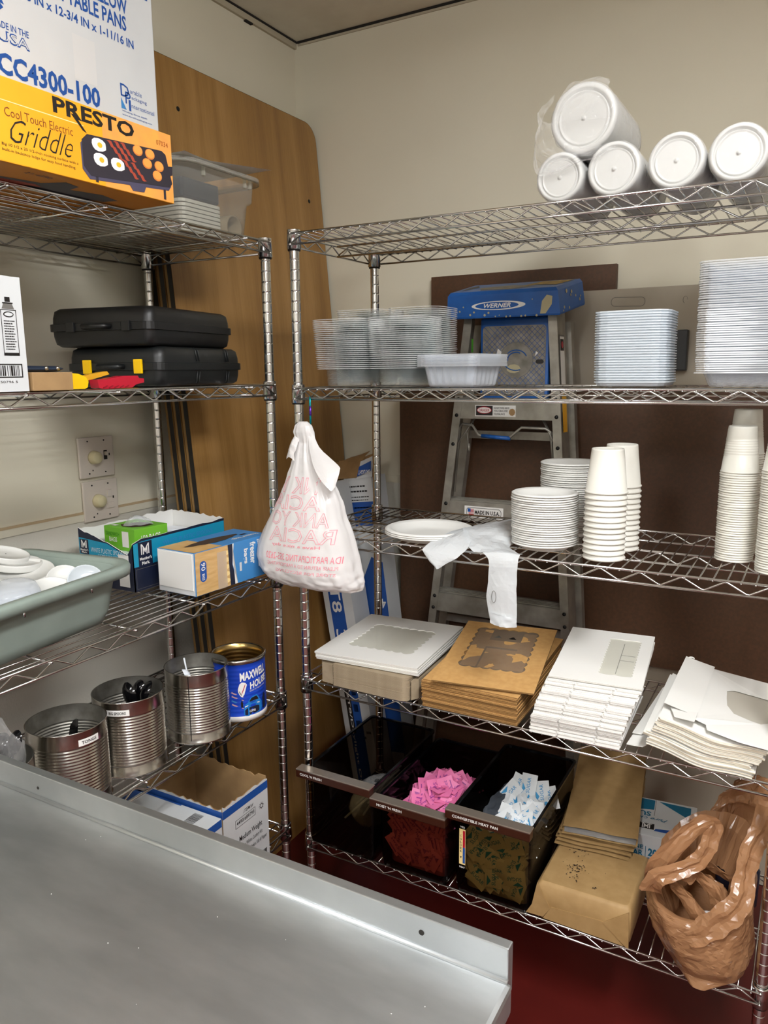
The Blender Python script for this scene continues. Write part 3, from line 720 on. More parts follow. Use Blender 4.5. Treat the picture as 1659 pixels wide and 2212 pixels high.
for u, v in ((-1.361, -.048), (-1.331, -.048), (-1.339, -.066), (-1.309, -.065), (-1.315, -.083)):
    b.flat([(u+p[0], zb+v+p[1]) for p in circ(.0120, 16, sy=.78)], CAKED, F, .0016); b.flat([(u+p[0], zb+v+.0008+p[1]) for p in circ(.0104, 16, sy=.75)], CAKE, F, .002)
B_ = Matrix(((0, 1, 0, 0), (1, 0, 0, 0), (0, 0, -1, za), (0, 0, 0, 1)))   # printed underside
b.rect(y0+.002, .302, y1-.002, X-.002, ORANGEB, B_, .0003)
b.flat([(-1.65, .50), (-1.52, .53), (-1.50, .57), (-1.465, .56), (-1.46, .53), (-1.40, .545), (-1.35, .53), (-1.36, .50), (-1.48, .47), (-1.6, .46)], GRID, B_, .0006)
b.flat([(-1.60, .50), (-1.52, .515), (-1.50, .505), (-1.56, .485)], BACON, B_, .0009); b.text('21.4390', (-1.58, .565, -1.53, .578), B_, GRIDE, bold=0)
b.build('printed_box', t)

t = thing('storage_tote', 'frosted clear plastic tote beside the orange griddle box', 'tote', (.28, -1.0, z0))
def rr3(cx, cy, w_, d, r, z, n=4): return [(cx+x, cy+y, z) for x, y in rrect(w_, d, r, n)]
b = MB(); cx, cy = .262, -.932
b.loft([rr3(cx, cy, .275, .235, .04, z0+.003), rr3(cx, cy, .30, .255, .045, z0+.008), rr3(cx, cy, .318, .272, .045, z0+.095), rr3(cx, cy, .336, .288, .045, z0+.100), rr3(cx, cy, .346, .295, .045, z0+.152)], TOTE, True, True)
b.build('tub', t)
b = MB(); b.loft([rr3(cx, cy, .346, .295, .045, z0+.150), rr3(cx, cy, .374, .318, .055, z0+.151), rr3(cx, cy, .376, .320, .055, z0+.143), rr3(cx, cy, .376, .320, .055, z0+.156), rr3(cx, cy, .343, .292, .045, z0+.157)], TOTE, True)
for yy in (-.85, -.83, -1.0): b.bx(cx+.172, cx+.177, yy-.004, yy+.004, z0+.128, z0+.15, TOTE)
b.build('rim', t)
zt = z0+.004
for i in range(8):
    b = MB(); b.prism([(.29+x, -.965+y) for x, y in rrect(.22, .145, .02)], zt+.0095*i, zt+.0095*i+.0072, LIDW)
    tag(b.build('tray'), 'flat white tray in the stack seen through the frosted tote', 'tray', 'white trays in the tote')
zt += .0095*8
b = MB(); b.bx(.20, .40, -1.035, -.905, zt, zt+.046, NAVYP, .006); tag(b.build('case'), 'dark blue-black case lying on the white trays in the frosted tote', 'case')
b = MB(); b.lathe([(.026, 0), (.031, 0), (.031, .20), (.026, .20), (.026, 0)], GREYCARD, 24, T(.20, -.852, z0+.036) @ RY(PI/2), caps=False)
tag(b.build('paper_tube'), 'hollow dark cardboard tube lying at the right end of the frosted tote', 'tube')
b = MB(); b.patch([[(.46, -1.085, z0+.160), (.452, -1.0, z0+.160), (.47, -.92, z0+.163), (.476, -.79, z0+.1775)], [(.28, -1.085, z0+.160), (.28, -1.0, z0+.163), (.28, -.92, z0+.162), (.28, -.80, z0+.172)], [(.10, -1.085, z0+.160), (.10, -1.0, z0+.161), (.10, -.92, z0+.162), (.10, -.82, z0+.166)]], 20, 12, PAPERW, .0012, 16)
tag(b.build('paper_sheet'), 'white paper sheet lying across the top of the frosted tote', 'paper')

# ---------------------------------------------------------------- left unit, second shelf
z0 = LS[1]
t = thing('carton', 'white carton printed with a spray can and a barcode, torn open at the top', 'carton', (.4, -1.69, z0))
b = MB(); F = FX(.50); yl, yr = -1.80, -1.557
pts = []; rr = random.Random(4)
for i in range(15): pts.append((lerp(yr, yl, i/14), z0+.190+(.007 if i < 5 else 0)+rr.uniform(-.0015, .0015)))
b.prism([(yl, z0), (yr, z0)]+pts, -.003, 0, WHITEC, F)
b.bx(.28, .497, yr-.003, yr, z0, z0+.185, WHITEC); b.bx(.28, .497, yl, yl+.003, z0, z0+.18, WHITEC); b.bx(.28, .283, yl, yr, z0, z0+.18, WHITEC); b.bx(.28, .497, yl, yr, z0, z0+.003, BROWNCARD)
u, v = -1.583, z0+.062
b.frame(u-.017, v, u+.013, v+.078, .0012, INK, F); b.rect(u-.017, v, u+.013, v+.005, INK, F); b.flat([(u-.014, v+.079), (u+.010, v+.079), (u+.006, v+.089), (u-.010, v+.089)], GREYINK, F); b.rect(u-.012, v+.088, u+.008, v+.090, INK, F)
b.rect(u-.007, v+.091, u+.003, v+.099, INK, F); b.flat([(u-.002+x, v+.070+y) for x, y in circ(.010, 16, sy=.5)], INK, F); b.flat([(u-.002+x, v+.070+y) for x, y in circ(.008, 16, sy=.4)], WHITEC, F, .0008)
b.lines(u-.012, v+.01, u+.010, v+.062, 12, INK, F, 3, .45)
b.frame(yl+.15, z0+.024, yr-.010, z0+.048, .0022, INK, F); b.barcode(yl+.155, z0+.027, yr-.015, z0+.045, F, seed=5, n=20); b.text('50796 5', (yr-.055, z0+.015, yr-.022, z0+.019), F, INK, bold=0)
b.build('carton_body', t)

t = thing('cardboard_sleeve', 'small tan cardboard sleeve on the second shelf beside the white spray can carton', 'box', (.48, -1.49, z0))
b = MB(); b.bx(.40, .505, -1.552, -1.466, z0, z0+.033, BROWNCARD, .0015); b.build('sleeve', t)
t = thing('pry_tool', 'yellow plastic tool end poking out of the tan cardboard sleeve', 'hand tool', (.46, -1.45, z0))
b = MB(); po = [(-1.464, z0+.001), (-1.464, z0+.0315), (-1.445, z0+.030), (-1.428, z0+.024), (-1.422, z0+.015), (-1.425, z0+.004), (-1.432, z0+.001)]
b.prism(po, -.035, 0, YELLOW, FX(.495)); b.bx(.463, .493, -1.436, -1.43, z0+.006, z0+.022, YELLOW, .002); b.build('tool_end', t)
t = thing('knife_handle', 'dark navy handle with two bright rivets lying on the tan cardboard sleeve', 'hand tool', (.45, -1.5, z0+.033))
b = MB(); b.loft([[(.455+.018*math.cos(a), y, z0+.0395+h*math.sin(a)) for a in (2*PI*i/14 for i in range(14))] for y, h in ((-1.57, .0055), (-1.52, .0062), (-1.49, .0058), (-1.478, .006), (-1.465, .0055), (-1.460, .003))], NAVYP, True, True, True); hd = b.build('handle', t)
for yy in (-1.497, -1.472): b = MB(); b.lathe([(.0045, 0), (.0035, .0025), (0, .003)], CHROME, 12, FX(.472) @ T(yy, z0+.0405, 0)); b.build('rivet', t)
t = thing('utility_knife', 'amber and black utility knife lying behind the red one', 'hand tool', (.43, -1.36, z0))
b = MB(); b.M = T(.44, -1.415, z0+.012) @ RZ(R_(6)) @ RX(R_(9)); b.prism([(0, -.003), (0, .003), (.05, .009), (.10, .007), (.105, .0), (.06, -.002)], -.012, .0, YELLOWO, FX(0)); b.build('body', t)
b = MB(); b.bx(.425, .445, -1.425, -1.385, z0, z0+.014, BLACKP, .002); b.build('grip', t)
t = thing('utility_knife', 'red utility knife at the front edge of the second shelf', 'hand tool', (.47, -1.33, z0))
b = MB(); b.prism([(-1.395, z0+.002), (-1.385, z0), (-1.31, z0+.001), (-1.30, z0+.007), (-1.277, z0+.011), (-1.277, z0+.019), (-1.290, z0+.020), (-1.293, z0+.025), (-1.33, z0+.025), (-1.38, z0+.018), (-1.398, z0+.018)], -.024, 0, RED, FX(.492)); b.build('body', t)
b = MB()
for k in range(5): b.tube([(.4925, -1.385+.014*k, z0+.002), (.4925, -1.375+.014*k, z0+.006)], .0012, mat('red_dark', '8a0c20', .35) if k == 0 else bpy.data.materials['red_dark'], 5)
b.build('grip_ridge', t)

def toolcase(M, L, D, H, m, latch, label, group, rib):
    """a hinged moulded case; local x along the latch-free long side, y to the back, z up"""
    t = thing('tool_case', label, 'tool case', M=M, group=group)
    def half(z0_, z1_, nm):
        b = MB(); b.M = M; s_ = 1 if z1_ > z0_ else -1; g = .006
        def ring(q, z): return [(L/2+x, D/2+y, z) for x, y in rrect(L-2*q, D-2*q, .022, 4)]
        b.loft([ring(0, z0_), ring(.001, z0_+.5*(z1_-z0_)), ring(.004, lerp(z0_, z1_, .86)), ring(.012, z1_)], m, True, False, True)
        b.loft([ring(-.004, z0_), ring(-.004, z0_+s_*.008), ring(.0, z0_+s_*.009)], m, False, True)
        if rib:
            for xx in (.40, .43, .78, .81):
                x = L*xx; b.tube([(x, -.0012, z0_+s_*.012), (x, .002, lerp(z0_, z1_, .84)), (x, .014, z1_)], .0014, m, 6)
        return b.build(nm, t)
    half(H*.5, 0, 'lower_shell'); half(H*.5, H, 'upper_shell')
    for f in (.22, .76):
        b = MB(); b.M = M; y = D*f; b.box((-.0065, y, H*.5), (.006, .022, H*.36 if latch is YELLOW else .022), latch, bev=.0015); b.build('latch', t)
    b = MB(); b.M = M; b.tube([(-.004, D*.38, H*.5), (-.020, D*.40, H*.5), (-.020, D*.60, H*.5), (-.004, D*.62, H*.5)], .006, m, 8); b.build('carrying_handle', t)
    return t
# local x axis runs towards the corner of the room, local y into the shelf
def casemat(x, y, z, a): return T(x, y, z) @ Matrix.Rotation(R_(a), 4, 'Z')
toolcase(casemat(.452, -1.185, z0+.001, 99), .345, .262, .088, BLACKP2, YELLOW, 'lower charcoal tool case with yellow latches, under the other case', 'stacked tool cases', True)
toolcase(casemat(.448, -1.205, z0+.0905, 100), .345, .278, .086, BLACKP, BLACKP, 'upper plain black tool case stacked on the case with yellow latches', 'stacked tool cases', False)

# ---------------------------------------------------------------- left unit, third shelf
z0 = LS[2]
t = thing('bus_tub', 'grey plastic bus tub full of white lids on the third shelf', 'tub', (.296, -1.570, z0), R_(6.5))
b = MB(); b.M = WM[t.name]
def rt(w_, d, r, z): return [(x, y, z) for x, y in rrect(w_, d, r, 6)]
H = .128
b.loft([rt(.27, .41, .05, .0), rt(.30, .44, .06, .006), rt(.318, .458, .062, .03), rt(.345, .49, .064, H-.008), rt(.352, .497, .064, H), rt(.394, .54, .08, H), rt(.398, .544, .08, H-.006), rt(.396, .542, .08, H-.022), rt(.392, .538, .08, H-.022), rt(.392, .538, .078, H-.004), rt(.350, .495, .062, H-.006), rt(.340, .484, .06, H-.012), rt(.312, .452, .06, .034), rt(.29, .43, .055, .009), rt(.26, .40, .05, .004)], GREYT, True, True, True)
b.build('tub', t)
b = MB(); b.M = WM[t.name]
for x, y in ((.188, .12), (.188, -.05), (.188, -.18)): b.lathe([(.003, -.035), (.0025, -.02)], CHROME, 6, T(x-.004, y, H))
b.build('rim_peg', t)
def lid(M, r, label, m=LIDW, group='white lids in the grey tub', h=.012):
    b = MB(); b.M = M
    b.lathe([(r*.93, 0), (r*.99, .001), (r, h*.25), (r, h*.85), (r*.985, h), (r*.93, h), (r*.915, h*.72), (r*.2, h*.72), (.002, h*.74)], m, 30)
    b.lathe([(.0018, h*.74), (0, h*.80)], GREYINK, 6)
    o = b.build('container_lid', keep=True); me = o.data
    for v in me.vertices: v.co = M.inverted() @ v.co
    o.matrix_world = M; WM[o.name] = M
    tag(o, label, 'lid', group); return o
zt = z0
def LM(x, y, z, ax, ay): return T(x, y, z) @ RX(R_(ax)) @ RY(R_(ay))
lid(LM(.245, -1.420, 1.128, 9, 10), .060, 'large round white lid lying face up in the middle of the grey tub')
lid(LM(.205, -1.415, 1.140, -4, 6), .054, 'thick white lid at the back of the grey tub, under the topmost lid', h=.016)
lid(LM(.170, -1.415, 1.157, -8, 12), .050, 'topmost thick white lid at the back left of the grey tub', h=.014)
lid(LM(.352, -1.405, 1.124, 22, 38), .038, 'small white lid leaning at the right end of the grey tub', h=.008)
lid(LM(.398, -1.388, 1.124, 30, 44), .038, 'rightmost pale lid leaning against the end of the grey tub', m=LIDC, h=.008)
lid(LM(.383, -1.455, 1.116, 4, 24), .046, 'white lid sunk between the clear bowls and the leaning lids', h=.008)
lid(LM(.30, -1.45, 1.08, 0, 5), .058, 'white lid lying deep in the grey tub'); lid(LM(.26, -1.60, 1.10, 3, 5), .058, 'white lid lying deep in the left half of the grey tub')
lid(LM(.36, -1.62, 1.09, -3, 0), .058, 'white lid under the clear bowls in the grey tub')
for i in range(5):
    b = MB(); M = LM(.352-.001*i, -1.515-.002*i, 1.074+.010*i, 6, 6); b.M = M
    b.lathe([(.058, .0), (.058, .003), (.052, .006), (.050, .016), (.044, .030), (.030, .034), (0, .035)], CLEARW, 26)
    o = b.build('clear_bowl'); tag(o, 'clear ribbed plastic bowl upside down in the nested stack in the grey tub', 'bowl', 'clear bowls in the grey tub')

t = thing('spoon_carton', 'torn open blue carton of white plastic spoons behind the freezer bag box', 'carton', (.22, -1.0, z0))
xa, xb, ya, yb = .098, .292, -1.158, -.822; zc = z0+.122
def torn(n, u0, u1, v, amp, seed, hi=None):
    rr = random.Random(seed); return [(lerp(u0, u1, i/n), (v if hi is None else lerp(v, hi, i/n))+rr.uniform(-amp, amp)) for i in range(n+1)]
b = MB(); F = FX(xb); po = [(ya, z0), (yb, z0)]+torn(14, yb, ya+.03, zc+.008, .0015, 2)+[(ya, zc)]
b.prism(po, -.0025, 0, NAVY, F, WHITE)
b.flat([(ya+.001, z0+.062), (yb-.001, z0+.062), (yb-.001, zc+.002), (ya+.03, zc+.002), (ya+.001, zc-.002)], TEAL, F); b.rect(ya+.016, z0+.058, ya+.062, zc+.000, NAVY, F, .0007)
def emblem(u, v, s_, F):   # white twin-stroke letter M mark
    for a, c, d, e in ((0, 0, .12, 1), (.22, 0, .34, .72), (.66, 0, .78, .72), (.88, 0, 1.0, 1)): b.rect(u+s_*a, v+s_*c, u+s_*d, v+s_*e, WHITE, F, .0011)
    for p in (((0, 1), (.14, 1), (.5, .52), (.5, .32)), ((1, 1), (.5, .32), (.5, .52), (.86, 1)), ((.22, .62), (.30, .62), (.5, .30), (.5, .14)), ((.78, .62), (.5, .14), (.5, .30), (.70, .62))):
        b.flat([(u+s_*x, v+s_*y) for x, y in p], WHITE, F, .0013)
emblem(ya+.025, z0+.090, .027, F); b.text("Member's", (ya+.020, z0+.076, ya+.059, z0+.084), F, WHITE, bold=.03, off=.001); b.text('Mark.', (ya+.026, z0+.064, ya+.052, z0+.073), F, WHITE, bold=.03, off=.001)
b.text('WHITE PLASTIC SPOONS', (ya+.10, zc-.022, yb-.05, zc-.010), F, SKY, bold=.0, off=.001); b.frame(ya+.006, z0+.005, yb-.006, z0+.056, .0008, GREYINK, F)
b.build('side_panel', t)
b = MB(); F = FY(ya); po = [(xa, z0), (xb, z0), (xb, zc), (xb-.02, z0+.092), (xb-.09, z0+.118)]+[(x, y) for x, y in torn(8, xb-.10, xa, z0+.118, .002, 5, z0+.145)]
b.prism(po, -.0025, 0, NAVY, F, WHITE)
b.flat([(xa+.001, z0+.072), (xb-.018, z0+.062), (xb-.022, z0+.090), (xb-.09, z0+.115), (xa+.001, z0+.122)], TEAL, F); b.rect(xa+.004, z0+.080, xa+.036, z0+.118, NAVY, F, .0007); emblem(xa+.010, z0+.096, .020, F); b.text("Member's", (xa+.006, z0+.088, xa+.034, z0+.094), F, WHITE, off=.001)
b.text('Mark.', (xa+.010, z0+.082, xa+.030, z0+.087), F, WHITE, off=.001)
b.text('WHITE PLASTIC SPOONS', (xa+.045, z0+.088, xb-.028, z0+.100), F, WHITE, bold=-.01, off=.001); b.text('CUCHARAS DE PLASTICO', (xa+.07, z0+.080, xb-.05, z0+.085), F, WHITE, bold=-.01, off=.001)
b.build('end_panel', t)
b = MB(); b.prism([(xa, z0)]+[(xb-.003, z0)]+torn(16, xb-.003, xa, zc+.01, .003, 8, zc+.02), 0, .0025, WHITE, FY(yb)); b.prism([(ya+.003, z0), (yb-.003, z0)]+torn(20, yb-.003, ya+.003, zc+.02, .003, 9), 0, .0025, WHITE, FX(xa)); b.bx(xa, xb-.003, ya+.003, yb-.003, z0, z0+.003, WHITE)
b.build('inner_panel', t)
b = MB(); b.rect(xb-.052, z0+.010, xb-.016, z0+.092, WHITE, FY(ya), .001); b.flat([(xb-.034+x, z0+.062+y) for x, y in circ(.010, 16, sy=1.9)], GREYINK, FY(ya), .0014); b.flat([(xb-.034+x, z0+.063+y) for x, y in circ(.0085, 16, sy=1.9)], SPOONW, FY(ya), .0018); b.build('spoon_picture', t)
for i, (x, y, a) in enumerate(((.20, -.90, 20), (.235, -.87, -30), (.16, -.94, 60))):
    b = MB(); b.M = T(x, y, z0+.100+.004*i) @ RZ(R_(a)); b.lathe([(0, -.003), (.010, -.002), (.015, .003)], SPOONW, 16, Matrix.Diagonal((1, 1.6, 1, 1))); b.tube([(0, -.02, .002), (0, -.09, .004)], .003, SPOONW, 6)
    tag(b.build('plastic_spoon'), 'white plastic spoon lying in the torn blue carton', 'spoon', 'spoons in the blue carton')
b = MB(); b.bx(xa+.006, xb-.008, ya+.01, yb-.008, z0+.003, z0+.094, SPOONW); o = b.build('cutlery_heap'); tag(o, 'bed of white plastic cutlery filling the torn blue carton', 'cutlery'); o['kind'] = 'stuff'

t = thing('sandwich_bag_box', 'small green box torn open with clear bags, standing in the blue spoon carton', 'box', (.22, -1.08, z0+.09))
M = T(.160, -1.128, z0+.0945) @ RZ(R_(-4)); b = MB(); b.M = M
b.bx(0, .118, 0, .105, 0, .058, GREEN, .001); hp = [(.045+.0*i, .01) for i in range(1)]
hole = [(.028, .030), (.055, .014), (.085, .020), (.105, .045), (.100, .075), (.070, .085), (.040, .070)]
b.flat(hole, mat('hole_dark', '3a2a1c', .9), FZ(.058), .0006); b.rect(.012, .012, .03, .024, WHITE, FZ(.058), .0006)
b.rect(.07, .010, .095, .050, WHITE, FY(0), .0006); b.barcode(.073, .02, .092, .046, FY(0), seed=2, n=10); b.text('SANDWICH', (.008, .035, .06, .045), FY(0), GREEND, off=.0008); b.text('BAGS', (.02, .02, .05, .032), FY(0), WHITE, off=.0008)
b.text('150 BAGS', (.02, .02, .08, .04), FX(.118), WHITE, off=.0008)
b.build('printed_box', t)
b = MB(); b.M = M; b.patch([[(.048, .022, .058), (.07, .018, .062), (.098, .034, .060)], [(.05, .045, .074), (.075, .045, .085), (.112, .05, .066)], [(.055, .07, .06), (.08, .078, .068), (.104, .072, .058)]], 14, 12, CLEARW, .004, 40); b.build('clear_bags', t)

t = thing('freezer_bag_box', 'open box of gallon freezer bags printed blue with a wood picture', 'box', (.39, -.98, z0))
M = T(.327, -1.112, z0) @ RZ(R_(-3)); Lb, Wb, Hb = .272, .128, .108
b = MB(); b.M = M; b.bx(0, Wb, 0, Lb, 0, Hb, SKY, .001)
F = FX(Wb); b.rect(.002, .001, Lb*.44, Hb-.001, WOODP, F); b.flat([(Lb*.44, .001), (Lb*.53, .001), (Lb*.47, Hb*.5), (Lb*.49, Hb-.001), (Lb*.42, Hb-.001)], NAVY, F, .0007); b.flat([(Lb*.50, .001), (Lb*.535, .001), (Lb*.475, Hb*.5), (Lb*.5, Hb-.001), (Lb*.48, Hb-.001)], WHITE, F, .0008)
for k in range(5): b.flat([(Lb*.40+x, .016+.018*k+y) for x, y in circ(.011, 12, sy=.55)], YELLOWL, F, .0006)
b.text('freezer', (Lb*.72, .040, Lb*.80, .098), F, WHITE, rot=-90, bold=.03); b.text('bags', (Lb*.62, .045, Lb*.69, .085), F, WHITE, rot=-90, bold=.03); b.text('gallon reclosable', (Lb*.82, .028, Lb*.86, .102), F, WHITE, rot=-90); b.text('amazon basics', (Lb*.90, .03, Lb*.94, .102), F, WHITE, rot=-90)
b.lines(Lb*.57, .03, Lb*.60, .08, 1, WHITE, F, 3); b.flat([(.027+x, .058+y) for x, y in rrect(.022, .052, .010)], BLUE, F, .0008); b.text('90', (.020, .060, .034, .080), F, WHITE, rot=-90, off=.0012); b.text('BAGS', (.022, .036, .031, .052), F, WHITE, rot=-90, off=.0012)
Z = FZ(Hb); b.rect(.002, .002, Wb-.002, Lb*.36, WOODP, Z); hole = [(.062+.022*math.sin(PI*i/11)+.003*(i % 2), .035+.185*i/11) for i in range(12)]+[(.058-.016*math.sin(PI*i/11)-.002*(i % 2), .22-.185*i/11) for i in range(12)]
b.flat(hole, bpy.data.materials['hole_dark'], Z, .0010); b.text('freezer bags', (.088, Lb*.60, .108, Lb*.95), Z, WHITE, rot=-90); b.lines(.07, Lb*.8, .082, Lb*.97, 1, NAVY, Z, 4)
b.build('printed_box', t)
b = MB(); b.M = M; b.rect(.001, .001, Wb-.001, Hb-.001, WHITEC, FY(0), .0006); b.bx(.004, Wb-.006, -.0022, -.0006, .014, Hb-.004, WHITE); b.build('end_flap', t)
b = MB(); b.M = M; b.rect(.075, .0, .108, .095, TAPE, FX(Wb), .0012); b.build('tape', t)

# ---------------------------------------------------------------- left unit, fourth shelf: tins
z0 = LS[3]
def tin(x, y, r, h, label, rz=0, group='large open tin cans', seam=None):
    t = thing('tin_can', label, 'tin can', (x, y, z0), 0, group)
    b = MB(); pr = [(r-.004, .0), (r+.0015, .0), (r+.002, .004), (r, .006), (r, .022)]; z = .026
    while z < h-.034: pr += [(r-.0018, z), (r-.0018, z+.0015), (r, z+.0034), (r, z+.005)]; z += .0068
    pr += [(r, h-.030), (r, h-.002), (r+.0008, h), (r-.0012, h)]
    b.lathe(pr, TIN, 44, T(x, y, z0), caps=False)
    if seam is not None: a = seam; b.bx(r-.0003, r+.0006, -.0008, .0008, .01, h-.004, CHROMED, M=T(x, y, z0) @ RZ(R_(a)))
    b.build('wall', t)
    b = MB(); q = r-.0014; pr = [(q, h), (q, h-.030)]; z = h-.036
    while z > .03: pr += [(q-.0018, z), (q-.0018, z-.0015), (q, z-.0034), (q, z-.005)]; z -= .0068
    pr += [(q, .008), (0, .008)]
    b.lathe(pr, TINCUT, 44, T(x, y, z0), caps=False); b.build('inner_wall', t)
    return t
def curved(b, x, y, r, u0, u1, v0, v1, m, n=10, off=.0006):   # a patch wrapped round an upright cylinder; u in radians
    vs = []; fs = []
    for i in range(n+1):
        a = lerp(u0, u1, i/n)
        for v in (v0, v1): vs.append((x+(r+off)*math.cos(a), y+(r+off)*math.sin(a), v))
    for i in range(n): fs.append([2*i, 2*i+2, 2*i+3, 2*i+1])
    b.add(vs, fs, m, True)
def curvetext(b, s, x, y, r, u0, u1, v0, v1, m, bold=.02, off=.001, shear=0):
    v, f = text_mesh(s, bold, 0); vs = []
    for p in v: a = lerp(u0, u1, p[0]); vs.append((x+(r+off)*math.cos(a), y+(r+off)*math.sin(a), lerp(v0, v1, p[1])+shear*(p[0]-.5)))
    b.add(vs, f, m)
def canlabel(t, x, y, r, h, s, deg, wd, hh=.014):
    a = R_(deg); b = MB(); curved(b, x, y, r, a-wd/2/r, a+wd/2/r, z0+h-.030, z0+h-.030+hh, WHITE); curvetext(b, s, x, y, r, a-wd*.36/r, a+wd*.36/r, z0+h-.0265, z0+h-.0265+hh*.48, INK); b.build('paper_label', t)
CANS = [(.432, -1.665), (.413, -1.477), (.406, -1.304), (.435, -1.111)]
t = tin(*CANS[0], .0785, .178, 'leftmost tin can, cut by the photo edge, holding black bagged cutlery'); canlabel(t, *CANS[0], .0785, .178, 'FORKS', -2, .05)
t = tin(*CANS[1], .080, .178, 'tin can labelled TONGS, second from the left, with a black handle inside'); canlabel(t, *CANS[1], .080, .178, 'TONGS', -7, .045)
t = tin(*CANS[2], .0790, .178, 'tin can labelled BIG SPOONS, with black serving spoons inside'); canlabel(t, *CANS[2], .079, .178, 'BIG SPOONS', -60, .052)
t = tin(*CANS[3], .0775, .178, 'unlabelled tin can holding two white spoons, beside the blue coffee can', seam=-62)
def spoon(p, q, bowl, m, name, label, cat, group):
    """a serving utensil: handle from p to q with a bowl at q"""
    p, q = Vector(p), Vector(q); d = (q-p).normalized(); b = MB()
    b.tube([p, p.lerp(q, .5)+Vector((0, 0, .001)), q-d*bowl], [.0028, .0034, .0045], m, 8, flat=.6)
    s = d.cross(Vector((0, 0, 1))).normalized() if abs(d.z) < .95 else Vector((1, 0, 0)); u = s.cross(d); vs = []; n = 14
    rings = []
    for k, (dz, rr_) in enumerate(((0, 1), (.006, .8), (.010, .45), (.0115, .02))):
        rings.append([q+d*(math.cos(2*PI*i/n)*bowl*rr_)+s*(math.sin(2*PI*i/n)*bowl*.72*rr_)+u*dz for i in range(n)])
    b.loft(rings, m, True); b.loft([[v+u*.0012 for v in r] for r in rings][::-1], m, True)
    return tag(b.build(name), label, cat, group)
x, y = CANS[2]
spoon((x+.02, y+.01, z0+.02), (x-.005, y+.010, z0+.160), .030, BLACKG, 'serving_spoon', 'glossy black serving spoon, bowl up, in the tin labelled BIG SPOONS', 'spoon', 'black spoons in a tin')
spoon((x-.02, y-.03, z0+.02), (x+.015, y+.042, z0+.160), .026, BLACKG, 'serving_spoon', 'black slotted spoon at the right side of the tin labelled BIG SPOONS', 'spoon', 'black spoons in a tin')
spoon((x-.03, y+.01, z0+.02), (x-.02, y+.050, z0+.152), .026, BLACKG, 'serving_spoon', 'black spoon at the back of the tin labelled BIG SPOONS', 'spoon', 'black spoons in a tin')
x, y = CANS[1]
for dx, dy, zz, l in ((.0, .0, .168, 'black tongs arm sticking up in the middle of the tin labelled TONGS'), (.03, .05, .150, 'black tongs arm at the right side inside the tin labelled TONGS')):
    b = MB(); b.loft([[(x+dx+a*w_, y+dy+.006*k+c*.003, z0+zk) for a, c in ((-1, -1), (1, -1), (1, 1), (-1, 1))] for k, (zk, w_) in enumerate(((.012, .008), (.08, .009), (.13, .010), (zz-.012, .009), (zz, .003)))], BLACKG, False, True, True)
    tag(b.build('tongs'), l, 'tongs', 'black tongs in a tin')
x, y = CANS[3]
spoon((x+.03, y+.01, z0+.02), (x-.005, y-.035, z0+.158), .018, SPOONW, 'plastic_spoon', 'white spoon with its bowl up in the unlabelled tin can', 'spoon', 'white spoons in a tin')
b = MB(); b.tube([(x+.03, y-.02, z0+.02), (x-.01, y-.015, z0+.12), (x-.028, y-.012, z0+.192)], [.003, .004, .006], SPOONW, 8, flat=.4)
tag(b.build('plastic_spoon'), 'white spoon handle sticking up out of the unlabelled tin can', 'spoon', 'white spoons in a tin')
x, y = CANS[0]
for i, (dx, dy, hh) in enumerate(((.0, .03, .19), (.02, .045, .20), (-.02, .02, .24), (.03, .01, .175), (-.03, .05, .18))):
    spoon((x, y-.01, z0+.02), (x+dx, y+dy, z0+hh), .024, BLACKG, 'serving_fork', 'black plastic utensil bundled in clear bag in the leftmost tin can', 'fork', 'black utensils in the leftmost tin')
b = MB(); b.loft([[(x+.062*rk*math.cos(a)*(1+.12*math.sin(5*a+k)), y+.062*rk*math.sin(a)*(1+.12*math.sin(4*a+2*k)), z0+zk) for a in (2*PI*j/28 for j in range(28))] for k, (zk, rk) in enumerate(((.12, 1), (.17, 1.02), (.20, .95), (.225, .7), (.25, .5), (.265, .2)))], CLEARWRAP, True)
tag(b.build('clear_bag'), 'crinkled clear plastic bag around black utensils in the leftmost tin', 'bag')

x, y, r, h = .448, -.970, .071, .166
t = thing('coffee_can', 'blue coffee can with white lettering and a car picture, right end of the tins', 'tin can', (x, y, z0))
b = MB(); pr = [(r-.004, 0), (r+.001, 0), (r+.001, .012), (r, .014)]; z = .02; mats_ = [WHITE, WHITE, WHITE]
while z < h-.02: pr += [(r, z), (r-.001, z+.003), (r, z+.006)]; mats_ += [MAXB]*3; z += .011
pr += [(r, h-.012), (r+.0025, h-.010), (r+.0025, h-.002), (r, h), (r-.0055, h-.002), (r-.0055, h-.02)]; mats_ += [MAXB, TIN, TIN, TIN, TIN, GOLDTIN]
b.lathe(pr, MAXB, 48, T(x, y, z0), ms=mats_, caps=False)
a0 = R_(-15)
curvetext(b, 'MAXWELL', x, y, r, a0-.56, a0+.56, z0+.114, z0+.137, WHITE, .035, shear=.010); curvetext(b, 'HOUSE', x, y, r, a0-.20, a0+.60, z0+.089, z0+.109, WHITE, .035, shear=.010); curvetext(b, 'GOOD TO THE LAST DROP', x, y, r, a0-.22, a0+.52, z0+.081, z0+.085, WHITE, .0, shear=.006)
def cpoly(pts, m, off=.0009):
    b.add([(x+(r+off)*math.cos(a0+u), y+(r+off)*math.sin(a0+u), z0+v) for u, v in pts], [list(range(len(pts)))], m)
def cstrip(pts, m, off=.0009):   # list of (angle, low, high) slices
    b.add([(x+(r+off)*math.cos(a0+u), y+(r+off)*math.sin(a0+u), z0+v) for u, lo_, hi_ in pts for v in (lo_, hi_)], [[2*k, 2*k+2, 2*k+3, 2*k+1] for k in range(len(pts)-1)], m, True)
